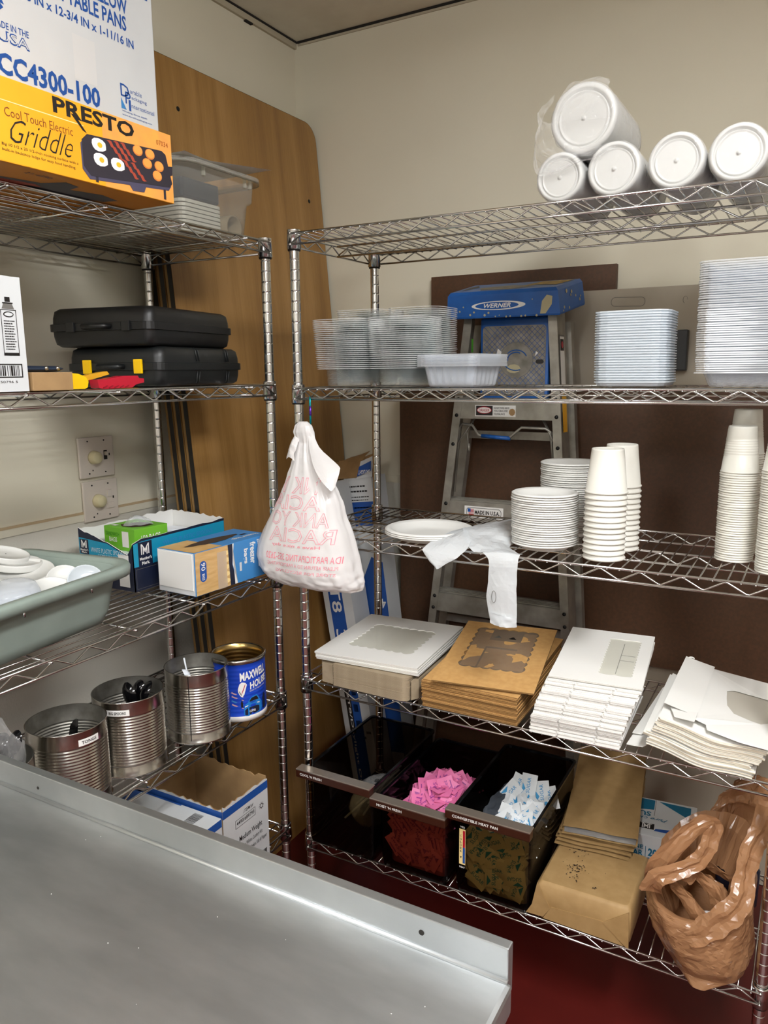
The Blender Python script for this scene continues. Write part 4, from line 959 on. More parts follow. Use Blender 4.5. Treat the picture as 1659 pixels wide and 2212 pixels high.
cstrip([(-.64, .082, .090), (-.58, .072, .103), (-.50, .066, .107), (-.42, .074, .106), (-.36, .088, .104), (-.32, .098, .100)], WHITE); cstrip([(-.52, .074, .078), (-.44, .086, .092), (-.38, .098, .103)], RED, .0014); cstrip([(-.60, .080, .086), (-.52, .070, .074)], GREYINK, .0014)
for v in (.062, .050, .072, .040): cstrip([(-1.2, v+.016, v+.022), (-.8, v+.004, v+.008), (-.45, v-.006, v-.004)], MAXR if v != .05 else SKY, .0007)
cstrip([(-.46, .018, .036), (-.40, .014, .046), (-.30, .013, .050), (.10, .016, .054), (.22, .018, .050), (.30, .024, .042)], MAXD); cstrip([(-.30, .050, .052), (-.20, .050, .062), (-.08, .051, .066), (.06, .053, .066), (.18, .050, .056)], MAXD)
cstrip([(-.24, .051, .054), (-.16, .052, .061), (.04, .053, .063), (.12, .052, .055)], INK, .0013); cstrip([(-.42, .017, .030), (-.34, .016, .035), (.06, .018, .037), (.16, .021, .034)], NAVY, .0013); cstrip([(-.42, .038, .041), (-.30, .041, .043)], WHITE, .0016); cstrip([(.06, .043, .045), (.18, .041, .044)], WHITE, .0016)
curvetext(b, 'COFFEE', x, y, r, a0-.26, a0-.02, z0+.023, z0+.029, WHITE, .02, off=.0018); cstrip([(-.56, .040, .052), (-.52, .038, .060), (-.48, .040, .050)], INK)
cstrip([(.36, .022, .050), (.44, .018, .062), (.54, .022, .054)], NAVY); cstrip([(-1.3, .013, .016), (0, .013, .017), (.9, .013, .018)], SKY, .0006)
b.build('can_wall', t)
b = MB(); q = r-.0056; pr = [(q, h-.018)]; z = h-.024
while z > .02: pr += [(q, z), (q-.0012, z-.003), (q, z-.006)]; z -= .011
b.lathe(pr+[(q, .006), (0, .006)], GOLDTIN, 40, T(x, y, z0), caps=False); b.build('inner_wall', t)

# ---------------------------------------------------------------- left unit, bottom shelf: cartons
z0 = LS[4]
t = thing('carton', 'open torn carton with blue edges lettered Medium Weight, bottom left shelf', 'carton', (.4, -1.06, z0))
xa, xb, ya, yb, zc = .27, .528, -1.146, -.968, z0+.232
b = MB(); F = FX(xb)
b.prism([(ya, z0), (yb, z0)]+torn(18, yb, ya, zc, .004, 21, zc+.004), -.003, 0, WHITEC, F, BROWNCARD)
b.rect(ya, zc-.028, yb, zc-.006, BLUE, F); b.rect(ya, z0, yb, z0+.010, BLUE, F)
b.text('ITEM #', (ya+.075, zc-.050, ya+.112, zc-.040), F, INK, shear=.2); b.frame(ya+.045, zc-.078, ya+.125, zc-.055, .0012, INK, F); b.text('4490/689793', (ya+.050, zc-.071, ya+.120, zc-.060), F, INK)
b.tube([(xb+.0006, ya+.150+.006*math.cos(k*.5), zc-.066+.006*math.sin(k*.5)) for k in range(13)], .0008, INK, 4, True)
for k in range(8): b.lathe([(.0012, 0), (0, .0006)], INK, 6, FX(xb+.0002) @ T(ya+.150+.009*math.cos(k*.785), zc-.066+.009*math.sin(k*.785), 0))
b.text('Medium Weight', (ya+.058, zc-.125, ya+.150, zc-.105), F, INK, bold=.01); b.text('Six Piece White Cutlery Kit', (ya+.050, zc-.145, ya+.150, zc-.131), F, INK, bold=0); b.text('Fork, Knife, Spoon, Napkin, Salt & Pepper', (ya+.035, zc-.166, ya+.168, zc-.152), F, INK, bold=0)
b.frame(ya+.014, zc-.180, ya+.036, zc-.115, .0008, INK, F); b.lines(ya+.016, zc-.17, ya+.034, zc-.13, 5, GREYINK, F, 7); b.barcode(ya+.115, z0+.018, ya+.168, z0+.036, F, seed=9)
b.build('front_panel', t)
b = MB(); b.prism([(xa, z0), (xb-.003, z0)]+torn(20, xb-.003, xa, zc-.002, .004, 22), -.003, 0, WHITEC, FY(ya), BROWNCARD); b.rect(xa, zc-.026, xb, zc-.006, BLUE, FY(ya))
b.rect(xa+.001, z0, xb-.004, zc-.004, BROWNCARD, FY(ya+.0035) @ T(0, 0, 0), -.0003); b.build('side_panel', t)
b = MB(); b.prism([(xa, z0), (xb-.003, z0)]+torn(20, xb-.003, xa, zc, .006, 23, zc+.012), 0, .003, BROWNCARD, FY(yb)); b.prism([(ya, z0), (yb, z0)]+torn(14, yb, ya, zc+.008, .004, 24), 0, .003, BROWNCARD, FX(xa)); b.bx(xa, xb-.004, ya+.001, yb, z0, z0+.003, BROWNCARD)
b.bx(xb-.0042, xb-.0032, ya+.002, yb-.002, z0, zc-.012, BROWNCARD); b.build('inner_panel', t)
t = thing('carton', 'closed white carton with blue edges and a barcode, beside the torn open one', 'carton', (.4, -1.3, z0))
b = MB(); b.bx(.24, .530, -1.46, -1.152, z0, z0+.214, WHITEC, .002); F = FX(.53)
b.rect(-1.459, z0+.192, -1.153, z0+.213, BLUE, F); b.text('Medium Weight', (-1.30, z0+.10, -1.19, z0+.12), F, INK); b.text('UPC', (-1.20, z0+.166, -1.165, z0+.176), F, INK)
Z = FZ(z0+.214); b.barcode(.0, 0, .045, .03, Z @ T(.455, -1.165, 0) @ RZ(R_(-90)), seed=4); b.rect(.24, -1.459, .262, -1.153, BLUE, Z); b.rect(.24, -1.158, .40, -1.153, BLUE, Z)
b.build('carton_body', t)

# ---------------------------------------------------------------- bag hanging from the right unit
zh = RZL[1]-TR
t = thing('carabiner', 'small teal and violet carabiner hooked over the second shelf wire', 'carabiner', (.601, -.83, zh-.06))
pts = []
for k in range(28):
    a = 2*PI*k/28; pts.append((.6015+.0050*math.cos(a), -.8275-.0062*math.cos(a), zh-.0285+.0335*math.sin(a)))
b = MB(); b.tube(pts, .0023, CARAB, 8, True); c_ = b.build('ring', t)
b = MB(); b.tube([(.6066, -.8340, zh-.041), (.6066, -.8340, zh-.017)], .0030, CARABP, 8); b.build('gate', t)
t = thing('plastic_bag', 'white thank-you carrier bag printed in pink, hanging from the teal carabiner', 'bag', (.62, -.86, 1.03))
prof = [(1.438, .591, .613, .010), (1.428, .578, .626, .016), (1.412, .573, .632, .018), (1.398, .576, .633, .016), (1.385, .581, .630, .014), (1.365, .578, .634, .018), (1.345, .573, .643, .024),
        (1.315, .562, .662, .034), (1.28, .549, .690, .046), (1.24, .531, .710, .058), (1.20, .508, .720, .068), (1.16, .482, .738, .076), (1.12, .462, .749, .082),
        (1.09, .456, .758, .085), (1.06, .462, .766, .084), (1.04, .478, .770, .078), (1.026, .500, .770, .066), (1.017, .525, .766, .05), (1.013, .56, .74, .03)]
YC = -.858
def bagpt(s_, u, amp=1):
    i = min(int(s_*(len(prof)-1)), len(prof)-2); f = s_*(len(prof)-1)-i
    z, l, r, d = (lerp(prof[i][k], prof[i+1][k], f) for k in range(4))
    a = 2*PI*u; cx = (l+r)/2; hw = (r-l)/2; ca, sa = math.cos(a), math.sin(a)
    e = .8
    x = cx+hw*math.copysign(abs(ca)**e, ca); y = YC+d*math.copysign(abs(sa)**e, sa)*(.55 if sa > 0 else 1)
    p = Vector((x, y, z)); n = Vector((ca, sa, 0))
    f1 = noise.noise(Vector((u*16+3, s_*2.2, 1)))*1.0+noise.noise(Vector((u*34, s_*4, 5)))*.55      # folds running down from the neck
    f2 = abs(noise.noise(Vector((x*42, y*42, z*42))))*1.5+noise.noise(Vector((x*90, y*90, z*90)))*.5  # crumpling near the bottom
    wb_ = max(0, min(1, (s_-.62)*3))
    return p+n*(f1*.0042*min(1, s_*2+.3)+f2*.0052*wb_-.003*wb_+noise.noise(Vector((x*60, y*60, z*50)))*.0012)*amp
def baggrid(nu, nv): return [[bagpt(i/nv, j/nu) for j in range(nu)] for i in range(nv+1)]
b = MB(); b.loft(baggrid(150, 130), BAGW, True, True, True); b.build('bag_body', t)
def onbag(x, z, off=.0016):   # point on the front of the bag
    lo, hi = 0, 1
    for _ in range(24):
        m_ = (lo+hi)/2; i = min(int(m_*(len(prof)-1)), len(prof)-2); zz = lerp(prof[i][0], prof[i+1][0], m_*(len(prof)-1)-i)
        if zz > z: lo = m_
        else: hi = m_
    s_ = (lo+hi)/2; best = None
    for k in range(0, 41):
        u = .5+.5*k/40; p = bagpt(s_, u)
        if best is None or abs(p.x-x) < abs(best[0].x-x): best = (p, u)
    u = best[1]; st = .0125
    for _ in range(10):
        st *= .6
        for uu in (u-st, u+st):
            p = bagpt(s_, uu)
            if .5 < uu < 1 and abs(p.x-x) < abs(best[0].x-x): best = (p, uu); u = uu
    return (x, best[0].y-off, z)
b = MB()
def bagtext(s, x0, x1, z0_, z1_, m, outline=.012, bold=0):
    v, f = text_mesh(s, bold, outline); vs = []; cache = {}
    for p in v:
        x = lerp(x1, x0, p[0]); z = lerp(z0_, z1_, p[1]); k = (round(x, 3), round(z, 3))
        if k not in cache: cache[k] = onbag(k[0], k[1])
        vs.append((x, cache[k][1]-abs(p[2])*.01, z))
    b.add(vs, f, m)
bagtext('NK Y', .548, .668, 1.262, 1.302, PINK); bagtext('ACIA', .532, .682, 1.222, 1.258, PINK); bagtext('ANK YO', .538, .706, 1.182, 1.218, PINK); bagtext('RACIA', .538, .722, 1.142, 1.178, PINK)
bagtext('Have a nice day', .548, .69, 1.128, 1.138, PINKR, 0, .0); bagtext('IDA PARTICIPATING 355-2620', .53, .742, 1.096, 1.113, PINKR, 0, .0); bagtext('PLEASE RETURN TO A PARTICIPATING', .535, .735, 1.080, 1.089, PINK, 0, 0); bagtext('STORE FOR RECYCLING', .56, .73, 1.064, 1.072, PINK, 0, 0)
b.build('pink_printing', t)
b = MB(); b.patch([[(.622, -.868, 1.41), (.627, -.862, 1.412), (.632, -.858, 1.410)], [(.634, -.882, 1.372), (.645, -.880, 1.374), (.656, -.870, 1.376)], [(.660, -.905, 1.335), (.690, -.900, 1.338), (.716, -.880, 1.336)], [(.690, -.918, 1.302), (.712, -.910, 1.308), (.728, -.892, 1.322)], [(.718, -.918, 1.276), (.721, -.914, 1.278), (.724, -.906, 1.286)]], 12, 16, BAGW, .0008, 40, facet=True)
b.patch([[(.585, -.876, 1.402), (.592, -.880, 1.402), (.602, -.879, 1.395)], [(.575, -.880, 1.385), (.586, -.889, 1.386), (.600, -.888, 1.376)], [(.568, -.882, 1.362), (.580, -.892, 1.366), (.592, -.890, 1.356)], [(.562, -.882, 1.343), (.578, -.892, 1.350), (.594, -.890, 1.340)]], 12, 14, BAGW, .0016, 70, facet=True)
b.build('handle_fold', t)

# ---------------------------------------------------------------- right unit, top shelf: sleeves of lids
from mathutils.geometry import tessellate_polygon
z0 = RS[0]
def sleeve(x, y, z, r, L, label, seed, big=False):
    M = T(x, y, z) @ RX(-PI/2)     # local z runs into the shelf
    t = thing('lid_sleeve', label, 'sleeve of lids', M=M, group='wrapped sleeves of white lids')
    b = MB(); b.M = M; pr = [(0, .002), (.003, .002), (.004, .005), (.0048, .0055), (.007, .0055), (r*.66, .0055), (r*.70, .0055), (r*.735, .0035), (r*.75, .0035), (r*.77, .007), (r*.80, .007), (r*.83, .001), (r*.88, 0), (r*.94, .001), (r*.985, .004), (r, .010)]; zz = .014
    while zz < L: pr += [(r*.985, zz), (r, zz+.004)]; zz += .0085
    pr += [(r*.9, zz), (0, zz)]
    b.lathe(pr, SLEEVE, 48); b.build('lids', t)
    b = MB(); b.M = M; nu = 64; rings = []
    for k, (zk, rk) in enumerate(((-.004, .02), (-.005, .45), (-.004, .8), (-.001, .97), (.01, 1.035), (.04, 1.03), (.1, 1.028), (.2, 1.03), (L-.02, 1.03), (L+.008, .9), (L+.012, .5), (L+.02, .15))):
        rg = []
        for j in range(nu):
            a = 2*PI*j/nu; q = rk*r*(1+.022*noise.noise(Vector((math.cos(a)*6, math.sin(a)*6, seed+zk*8)))*(2 if big else 1))
            rg.append((q*math.cos(a), q*math.sin(a), zk+.002*noise.noise(Vector((q*90, a*3, seed)))))
        rings.append(rg)
    b.loft(rings, CLEARWRAP, True)
    if big:   # loose crumpled end of the wrap
        g = [[(-.04, -.01, -.010), (-.02, .045, -.014), (.02, .062, -.012), (.06, .055, -.008)], [(-.075, .005, -.012), (-.055, .075, -.03), (.0, .085, -.03), (.062, .075, -.012)], [(-.092, -.03, -.004), (-.092, .04, -.02), (-.085, .105, -.02), (-.03, .088, -.016)], [(-.060, -.055, .01), (-.085, -.01, .0), (-.098, .06, .0), (-.075, .105, .0)]]
        b.patch(g, 22, 18, CLEARWRAP, .006, 42, seed=3, facet=True)
        b.patch([[(-.03, -.070, .004), (.02, -.074, .002), (.05, -.062, .002)], [(-.05, -.035, -.012), (.0, -.03, -.016), (.055, -.03, -.012)], [(-.06, .0, -.012), (.0, .01, -.02), (.06, .01, -.012)]], 20, 14, CLEARWRAP, .005, 40, seed=5, facet=True)
    b.build('clear_wrap', t)
sleeve(1.225, -.80, z0+.0515, .0495, .28, 'leftmost small sleeve of white lids, directly under the big crinkled sleeve', 1)
sleeve(1.336, -.80, z0+.0545, .0525, .30, 'sleeve of white lids second from the left on the top shelf', 2)
sleeve(1.455, -.80, z0+.0545, .0525, .30, 'sleeve of white lids third from the left on the top shelf', 3)
sleeve(1.566, -.80, z0+.0545, .0525, .30, 'rightmost sleeve of white lids on the top shelf', 4)
sleeve(1.268, -.79, z0+.163, .068, .24, 'big sleeve in crinkled clear wrap lying on top of two small lid sleeves', 5, True)

# ---------------------------------------------------------------- right unit, second shelf
z0 = RS[1]
def ring3(w_, d, r, z, n=3, flute=0):
    P = rrect(w_, d, r, n); o = []
    for i, (x, y) in enumerate(P):
        k = 1-flute*(i % 2); o.append((x*k, y*k, z))
    return o
def flutering(w_, d, r, z, nx, fl):
    """rounded rectangle with fluted sides"""
    base = rrect(w_, d, r, 3); o = []; m = len(base)
    for i in range(m):
        a = Vector((*base[i], 0)); c = Vector((*base[(i+1) % m], 0)); L = (c-a).length; n = nx if L > .05 else 1
        nn = Vector(((c-a).y, -(c-a).x, 0)).normalized()
        for k in range(n):
            p = a.lerp(c, k/n); p = p-nn*(fl if k % 2 else 0)*1.0; o.append((p.x, p.y, z))
    return o
def container(name, w_, d, h, fl, m, nx=12, flute=.0016, lip=.003, rim=None, cr=.014):
    b = MB(); b.loft([flutering(w_*.72, d*.72, cr, .0, nx, 0), flutering(w_*.75, d*.75, cr+.002, .004, nx, flute), flutering(w_*.84, d*.84, cr+.002, h-.002, nx, flute), flutering(w_*.86, d*.86, cr+.002, h, nx, 0), flutering(w_*.985, d*.985, cr+.005, h, nx, 0)], m, False, True)
    b.loft([flutering(w_*.985, d*.985, cr+.005, h, nx, 0), flutering(w_, d, cr+.005, h, nx, 0), flutering(w_*1.004, d*1.004, cr+.005, h-lip*.7, nx, 0)], rim or m, False)
    return b.build(name, keep=True)
def stack(proto, n, x, y, z, pitch, lean, label, cat, group, rz=0, jit=.0012, first=True, seed=0, kz=None):
    rr = random.Random(seed+n)
    for i in range(n):
        M = T(x+lean[0]*i/n+rr.uniform(-jit, jit), y+lean[1]*i/n+rr.uniform(-jit, jit), z+pitch*i) @ RZ(rz+rr.uniform(-.012, .012)*jit/.0012) @ RX(rr.uniform(-.004, .004))
        if i == 0 and first: proto.matrix_world = M; WM[proto.name] = M; tag(proto, label, cat, group)
        else: dup(proto, M, label, group)
CL = 'clear plastic food container in the %s nested stack'
cs = container('clear_container', .160, .160, .046, .01, CLEAR, 8, .003, rim=CLEARLIP, cr=.036)
stack(cs, 26, .658, -.705, z0+.001, .0049, (-.012, 0), CL % 'front left', 'container', 'clear containers, front left stack', seed=1)
stack(cs, 26, .818, -.705, z0+.001, .0049, (-.006, 0), CL % 'front right (left of the low stack)', 'container', 'clear containers, front right stack', first=False, seed=2)
stack(cs, 32, .615, -.530, z0+.001, .0051, (-.006, 0), CL % 'rear left', 'container', 'clear containers, rear left stack', first=False, seed=3)
stack(cs, 32, .775, -.530, z0+.001, .0051, (0, 0), CL % 'rear right (beside the ladder)', 'container', 'clear containers, rear right stack', first=False, seed=4)
lo = container('clear_container', .165, .185, .050, .01, CLEARW, 10, .001, .004)
stack(lo, 11, .970, -.705, z0+.001, .0026, (0, 0), 'milky clear container in the low nested stack in front of the ladder', 'container', 'low stack of containers by the ladder', rz=R_(-4), seed=5, jit=.0006)
fl = MB(); fl.loft([ring3(.128, .118, .026, .0), ring3(.150, .138, .03, .002), ring3(.156, .144, .032, .008), ring3(.162, .150, .034, .0085), ring3(.162, .150, .034, .0112), ring3(.150, .138, .03, .0120), ring3(.120, .110, .03, .0085)], LIDC, False, True, True)
fl = fl.build('frosted_lid', keep=True)
stack(fl, 28, 1.368, -.655, z0+.001, .00555, (-.003, 0), 'frosted rectangular lid in the stack in front of the grey panel', 'lid', 'stack of frosted rectangular lids', seed=6, jit=.0008)
tl = container('clear_container', .205, .205, .030, .01, CLEARW, 9, .003, .004, rim=CLEARLIP)
stack(tl, 50, 1.607, -.655, z0+.001, .00445, (-.002, 0), 'clear square container in the tall stack at the right end of the shelf', 'container', 'tall stack of clear square containers', seed=7)

# ---------------------------------------------------------------- right unit, third shelf
z0 = RS[2]
def plate2(r, h):
    b = MB(); b.lathe([(r*.70, 0), (r*.82, h*.62), (r*.93, h*.8), (r, h*.72), (r, h*.86), (r*.94, h), (r*.82, h*.82), (r*.70, .0035), (r*.3, .003), (0, .003)], FOAM, 44, caps=False); b.lathe([(0, 0), (r*.70, 0)], FOAM, 44, caps=False)
    return b.build('foam_plate', keep=True)
p9 = plate2(.112, .019)
stack(p9, 3, .893, -.735, z0, .0042, (0, 0), 'large white foam plate in the low stack beside the crumpled white bag', 'plate', 'large foam plates', seed=8, jit=.0016)
p6 = plate2(.0785, .017)
stack(p6, 23, 1.187, -.705, z0, .0053, (-.004, 0), 'small white foam plate in the front stack beside the paper cups', 'plate', 'small foam plates, front stack', seed=9, jit=.0010)
stack(p6, 33, 1.195, -.52, z0, .0053, (0, 0), 'small white foam plate in the taller rear stack behind the front plates', 'plate', 'small foam plates, rear stack', first=False, seed=10, jit=.0010)
def cup(r0, r1, h, m, roll, name, rings=False):
    """upside-down cup: rim at the bottom"""
    b = MB(); pr = [(r1-.0012, .0005), (r1+roll*.5, 0), (r1+roll, roll*.6), (r1+roll, roll*1.4), (r1+roll*.4, roll*2), (r1, roll*2.1)]
    if rings:
        for k in range(7): zz = h*(.38+.055*k); rr_ = lerp(r1, r0, zz/h); pr += [(rr_, zz), (rr_-.0009, zz+.0012), (rr_-.0002, zz+.0035)]
    pr += [(r0+.0006, h-.004), (r0, h-.0005), (r0-.0015, h), (r0-.0035, h), (r0-.0045, h-.003), (0, h-.003)]
    b.lathe(pr, m, 36, caps=False); b.lathe([(r0-.0015, h-.004), (r1-.0012, .0005)], m, 36, caps=False)
    return b.build(name, keep=True)
pc = cup(.0345, .0445, .098, CUP, .0024, 'paper_cup')
stack(pc, 13, 1.338, -.752, z0, .01235, (0, 0), 'upside-down white paper cup in the front paper cup stack', 'cup', 'paper cups, front stack', seed=11, jit=.0006)
stack(pc, 13, 1.345, -.640, z0, .01235, (0, 0), 'upside-down white paper cup in the stack behind the front paper cups', 'cup', 'paper cups, rear stack', first=False, seed=12, jit=.0006)
fc = cup(.0285, .0385, .100, FOAMC, .0015, 'plastic_cup', True)
stack(fc, 38, 1.595, -.635, z0, .00525, (0, 0), 'upside-down white plastic cup in the middle of the tall cup stacks', 'cup', 'plastic cups, left front stack', seed=13, jit=.0005)
stack(fc, 44, 1.597, -.545, z0, .00525, (0, 0), 'upside-down white plastic cup in the rearmost tall stack', 'cup', 'plastic cups, rear stack', first=False, seed=14, jit=.0005)
stack(fc, 41, 1.682, -.715, z0, .00525, (0, 0), 'upside-down white plastic cup in the stack at the right end, cut by the photo edge', 'cup', 'plastic cups, right stack', first=False, seed=15, jit=.0005)

t = thing('plastic_bag', 'crumpled white plastic carrier bag draped over the shelf edge between the plates', 'bag', (1.05, -.78, z0))
b = MB()
b.patch([[(.965, -.60, z0+.014), (1.00, -.52, z0+.012), (1.06, -.44, z0+.020), (1.10, -.43, z0+.006)], [(.985, -.69, z0+.026), (1.03, -.60, z0+.028), (1.085, -.54, z0+.026), (1.12, -.53, z0+.008)],
         [(.995, -.755, z0+.036), (1.05, -.70, z0+.032), (1.10, -.66, z0+.022), (1.118, -.64, z0+.006)], [(1.03, -.815, z0+.016), (1.07, -.79, z0+.020), (1.105, -.775, z0+.012), (1.118, -.755, z0+.004)], [(1.062, -.848, z0+.004), (1.10, -.848, z0+.007), (1.15, -.842, z0+.006), (1.178, -.825, z0+.003)]], 24, 22, BAGS, .0034, 26, seed=1, facet=True)
b.patch([[(.985, -.715, z0+.030), (1.01, -.76, z0+.034), (1.045, -.82, z0+.018)], [(.958, -.79, z0+.024), (.995, -.83, z0+.020), (1.045, -.852, z0+.005)], [(.940, -.852, z0+.004), (.975, -.864, z0-.004), (1.030, -.866, z0-.010)], [(.942, -.864, z0-.008), (.972, -.874, z0-.022), (1.005, -.870, z0-.026)], [(.978, -.872, z0-.040), (.982, -.876, z0-.041), (.986, -.873, z0-.040)]], 14, 18, BAGS, .0018, 40, seed=2, facet=True)
b.build('bag_body', t)
b = MB(); b.patch([[(1.085, -.846, z0+.006), (1.13, -.846, z0+.008), (1.172, -.838, z0+.006)], [(1.104, -.856, z0-.012), (1.14, -.858, z0-.010), (1.172, -.852, z0-.008)], [(1.104, -.858, z0-.06), (1.135, -.862, z0-.06), (1.172, -.856, z0-.06)], [(1.101, -.858, z0-.10), (1.137, -.863, z0-.10), (1.174, -.857, z0-.10)], [(1.112, -.858, z0-.156), (1.142, -.862, z0-.158), (1.175, -.857, z0-.157)]], 10, 22, BAGS, .0012, 40, seed=3, facet=True)
b.tube([(1.115+.006+.006*math.cos(a*.45)*.9, -.864, z0-.092+.014*math.sin(a*.45)) for a in range(14)], .0005, GREYINK, 4, True)
b.patch([[(1.112, -.862, z0-.128), (1.145, -.868, z0-.134), (1.175, -.862, z0-.136)], [(1.112, -.861, z0-.157), (1.143, -.870, z0-.159), (1.175, -.860, z0-.158)]], 18, 8, BAGS, .0024, 90, seed=4)
b.build('hanging_handle', t)

# ---------------------------------------------------------------- right unit, fourth shelf: flattened bakery boxes
z0 = RS[3]
def holed(b, outer, inner, zz, m, M=None):
    tr = tessellate_polygon([[Vector((x, y, 0)) for x, y in outer], [Vector((x, y, 0)) for x, y in inner]])
    b.add([(x, y, zz) for x, y in outer+inner], [list(f) for f in tr], m, False, M)
def scallop(u0, v0, u1, v1, n, m_, amp):
    o = []
    for (a, c, k) in (((u0, v0), (u1, v0), n), ((u1, v0), (u1, v1), m_), ((u1, v1), (u0, v1), n), ((u0, v1), (u0, v0), m_)):
        dx, dy = c[0]-a[0], c[1]-a[1]; L = math.hypot(dx, dy); nx, ny = dy/L, -dx/L
        for i in range(k*6):
            f = i/(k*6); q = abs(math.sin(PI*f*k))*amp; o.append((a[0]+dx*f+nx*q, a[1]+dy*f+ny*q))
    return o
def flatbox(name, w_, d, th, m, edge=None, notch=.0):
    b = MB(); po = [(0, 0), (w_, 0), (w_, d), (0, d)]
    if notch: po = [(0, 0), (w_*.30, 0), (w_*.31, notch), (w_*.33, 0), (w_*.72, 0), (w_*.73, notch), (w_*.75, 0), (w_, 0), (w_, d), (0, d)]
    b.prism(po, 0, th*.42, m, None, edge); b.prism([(x, y+(.0012 if y < d/2 else 0)) for x, y in po], th*.50, th, m, None, edge)
    return b.build(name, keep=True)
def windowbox(name, w_, d, th, m, win, wm, edge=None, under=None):
    b = MB(); b.prism([(0, 0), (w_, 0), (w_, d), (0, d)], 0, th*.42, under or m)
    o = [(0, 0), (w_, 0), (w_, d), (0, d)]; holed(b, o, win, th, m); holed(b, o, win, th*.55, m)
    n = 4; b.add([(x, y, th*.55) for x, y in o]+[(x, y, th) for x, y in o], [[j, (j+1) % n, n+(j+1) % n, n+j] for j in range(n)], edge or m)
    n = len(win); b.add([(x, y, th*.5) for x, y in win]+[(x, y, th) for x, y in win], [[j, (j+1) % n, n+(j+1) % n, n+j] for j in range(n)], edge or m)
    bx_ = b.build(name, keep=True)
    c = MB(); us = [x for x, y in win]; vs_ = [y for x, y in win]
    c.patch([[(lerp(min(us)-.004, max(us)+.004, i/3), lerp(min(vs_)-.004, max(vs_)+.004, j/3), th*.60) for i in range(4)] for j in range(4)], 20, 20, wm, .0009, 18)
    f = c.build('window_film', bx_, keep=True)
    return bx_
def place(o, M, label, cat, group):
    o.matrix_world = M; WM[o.name] = M; return tag(o, label, cat, group)
# greyed bundle under the white boxes
po = [(0, .004), (.185, .0)]+[(.205+.02*math.sin(R_(a)), .02-.02*math.cos(R_(a))) for a in range(0, 91, 15)]+[(.225, .30), (0, .30)]
b = MB(); b.prism(po, 0, .0028, GREYCARD); gc = b.build('folded_card', keep=True)
for i in range(20):
    M = T(.655+random.uniform(-.0008, .0008), -.832+random.uniform(-.001, .0006), z0+.0031*i)
    lab = 'greyish brown folded card in the bundle under the white window boxes'
    if i == 0: place(gc, M, lab, 'card', 'greyish cards under the white boxes')
    else: dup(gc, M, lab, 'greyish cards under the white boxes')
b = MB(); b.prism([(.60, -.80), (.615, -.822), (.652, -.826), (.652, -.50), (.60, -.50)], z0+.002, z0+.056, GREYCARD)
tag(b.build('side_card'), 'greyish brown card end sticking out at the left of the folded card bundle', 'card')
b = MB(); b.prism([(.885, -.82), (.897, -.80), (.897, -.50), (.885, -.50)], z0+.002, z0+.054, GREYCARD)
tag(b.build('side_card'), 'greyish brown card end sticking out between the folded bundle and the kraft boxes', 'card')
zz = z0+.0645; wn = scallop(.062, .085, .245, .265, 7, 7, .0065)
wb = windowbox('bakery_box', .302, .345, .0048, WHITE, wn, WINDOW, under=mat('board_back', 'e0ded6', .6))
for i in range(4):
    M = T(.594+.003*(3-i)*.5, -.824-.002*(i % 2), zz+.0052*i) @ RZ(R_(3.2+.2*i)) @ RX(R_(.6))
    lab = 'flat white bakery box with scalloped window, %s of a stack of four' % ('lowest', 'second lowest', 'second highest', 'topmost')[i]
    if i == 0: place(wb, M, lab, 'bakery box', 'flat white window boxes')
    else: dup(wb, M, lab, 'flat white window boxes')
# kraft boxes
kb = flatbox('kraft_box', .250, .36, .0036, KRAFT, KRAFTD)
for i in range(20):
    M = T(.921+random.uniform(-.002, .002), -.832+random.uniform(-.003, .003)+(.004 if i < 3 else 0), z0+.0038*i*.93) @ RZ(R_(random.uniform(-.4, .4))) @ RX(R_(.28*i))
    lab = 'flat brown kraft bakery box in the stack under the kraft window box'
    if i == 0: place(kb, M, lab, 'bakery box', 'flat kraft boxes')
    else: dup(kb, M, lab, 'flat kraft boxes')
wn = scallop(.045, .095, .205, .325, 6, 8, .006)
kw = windowbox('kraft_box', .252, .362, .0040, KRAFT, wn, WINDOWB, KRAFTD, KRAFTD)
M = T(.955, -.847, z0+.0775) @ RZ(R_(8.5)) @ RX(R_(6.2)); place(kw, M, 'topmost brown kraft bakery box with a scalloped clear window, turned on its stack', 'bakery box', 'flat kraft boxes')
b = MB(); b.M = M; b.bx(.045, .085, .10, .32, .0019, .0022, KRAFT); b.bx(.17, .205, .10, .32, .0019, .0022, KRAFT); b.bx(.085, .17, .22, .26, .0019, .0023, KRAFT); b.bx(.09, .17, .10, .21, .0018, .0020, KRAFT)
for u in (.105, .145): b.flat([(u-.012, .275), (u+.012, .275), (u, .29)], INK, FZ(.0021))
b.build('inner_flap', kw)
# white boxes with small windows
nb = flatbox('bakery_box', .205, .30, .0040, WHITE, None, .004)
for i in range(33):
    k = i/33; wob = .004 if 9 < i < 13 else 0
    M = T(1.206+.036*k**1.5+random.uniform(-.0025, .0025), -.838-.010*math.sin(k*PI)*.6-wob+random.uniform(-.002, .002)+.02*max(0, k-.55), z0+.00405*i) @ RZ(R_(2+3*k+random.uniform(-.4, .4))) @ RX(R_(.10*i))
    lab = 'flat white bakery box in the tall stack under the small-window box'
    if i == 0: place(nb, M, lab, 'bakery box', 'flat white boxes, middle stack')
    else: dup(nb, M, lab, 'flat white boxes, middle stack')
wn = scallop(.105, .05, .175, .255, 2, 14, .003)
nw = windowbox('bakery_box', .205, .30, .0042, WHITE, wn, WINDOW, under=bpy.data.materials['board_back'])
M = T(1.243, -.826, z0+.1365) @ RZ(R_(5.5)) @ RX(R_(4.2)); place(nw, M, 'topmost white bakery box with a small scalloped window on the tall middle stack', 'bakery box', 'flat white boxes, middle stack')
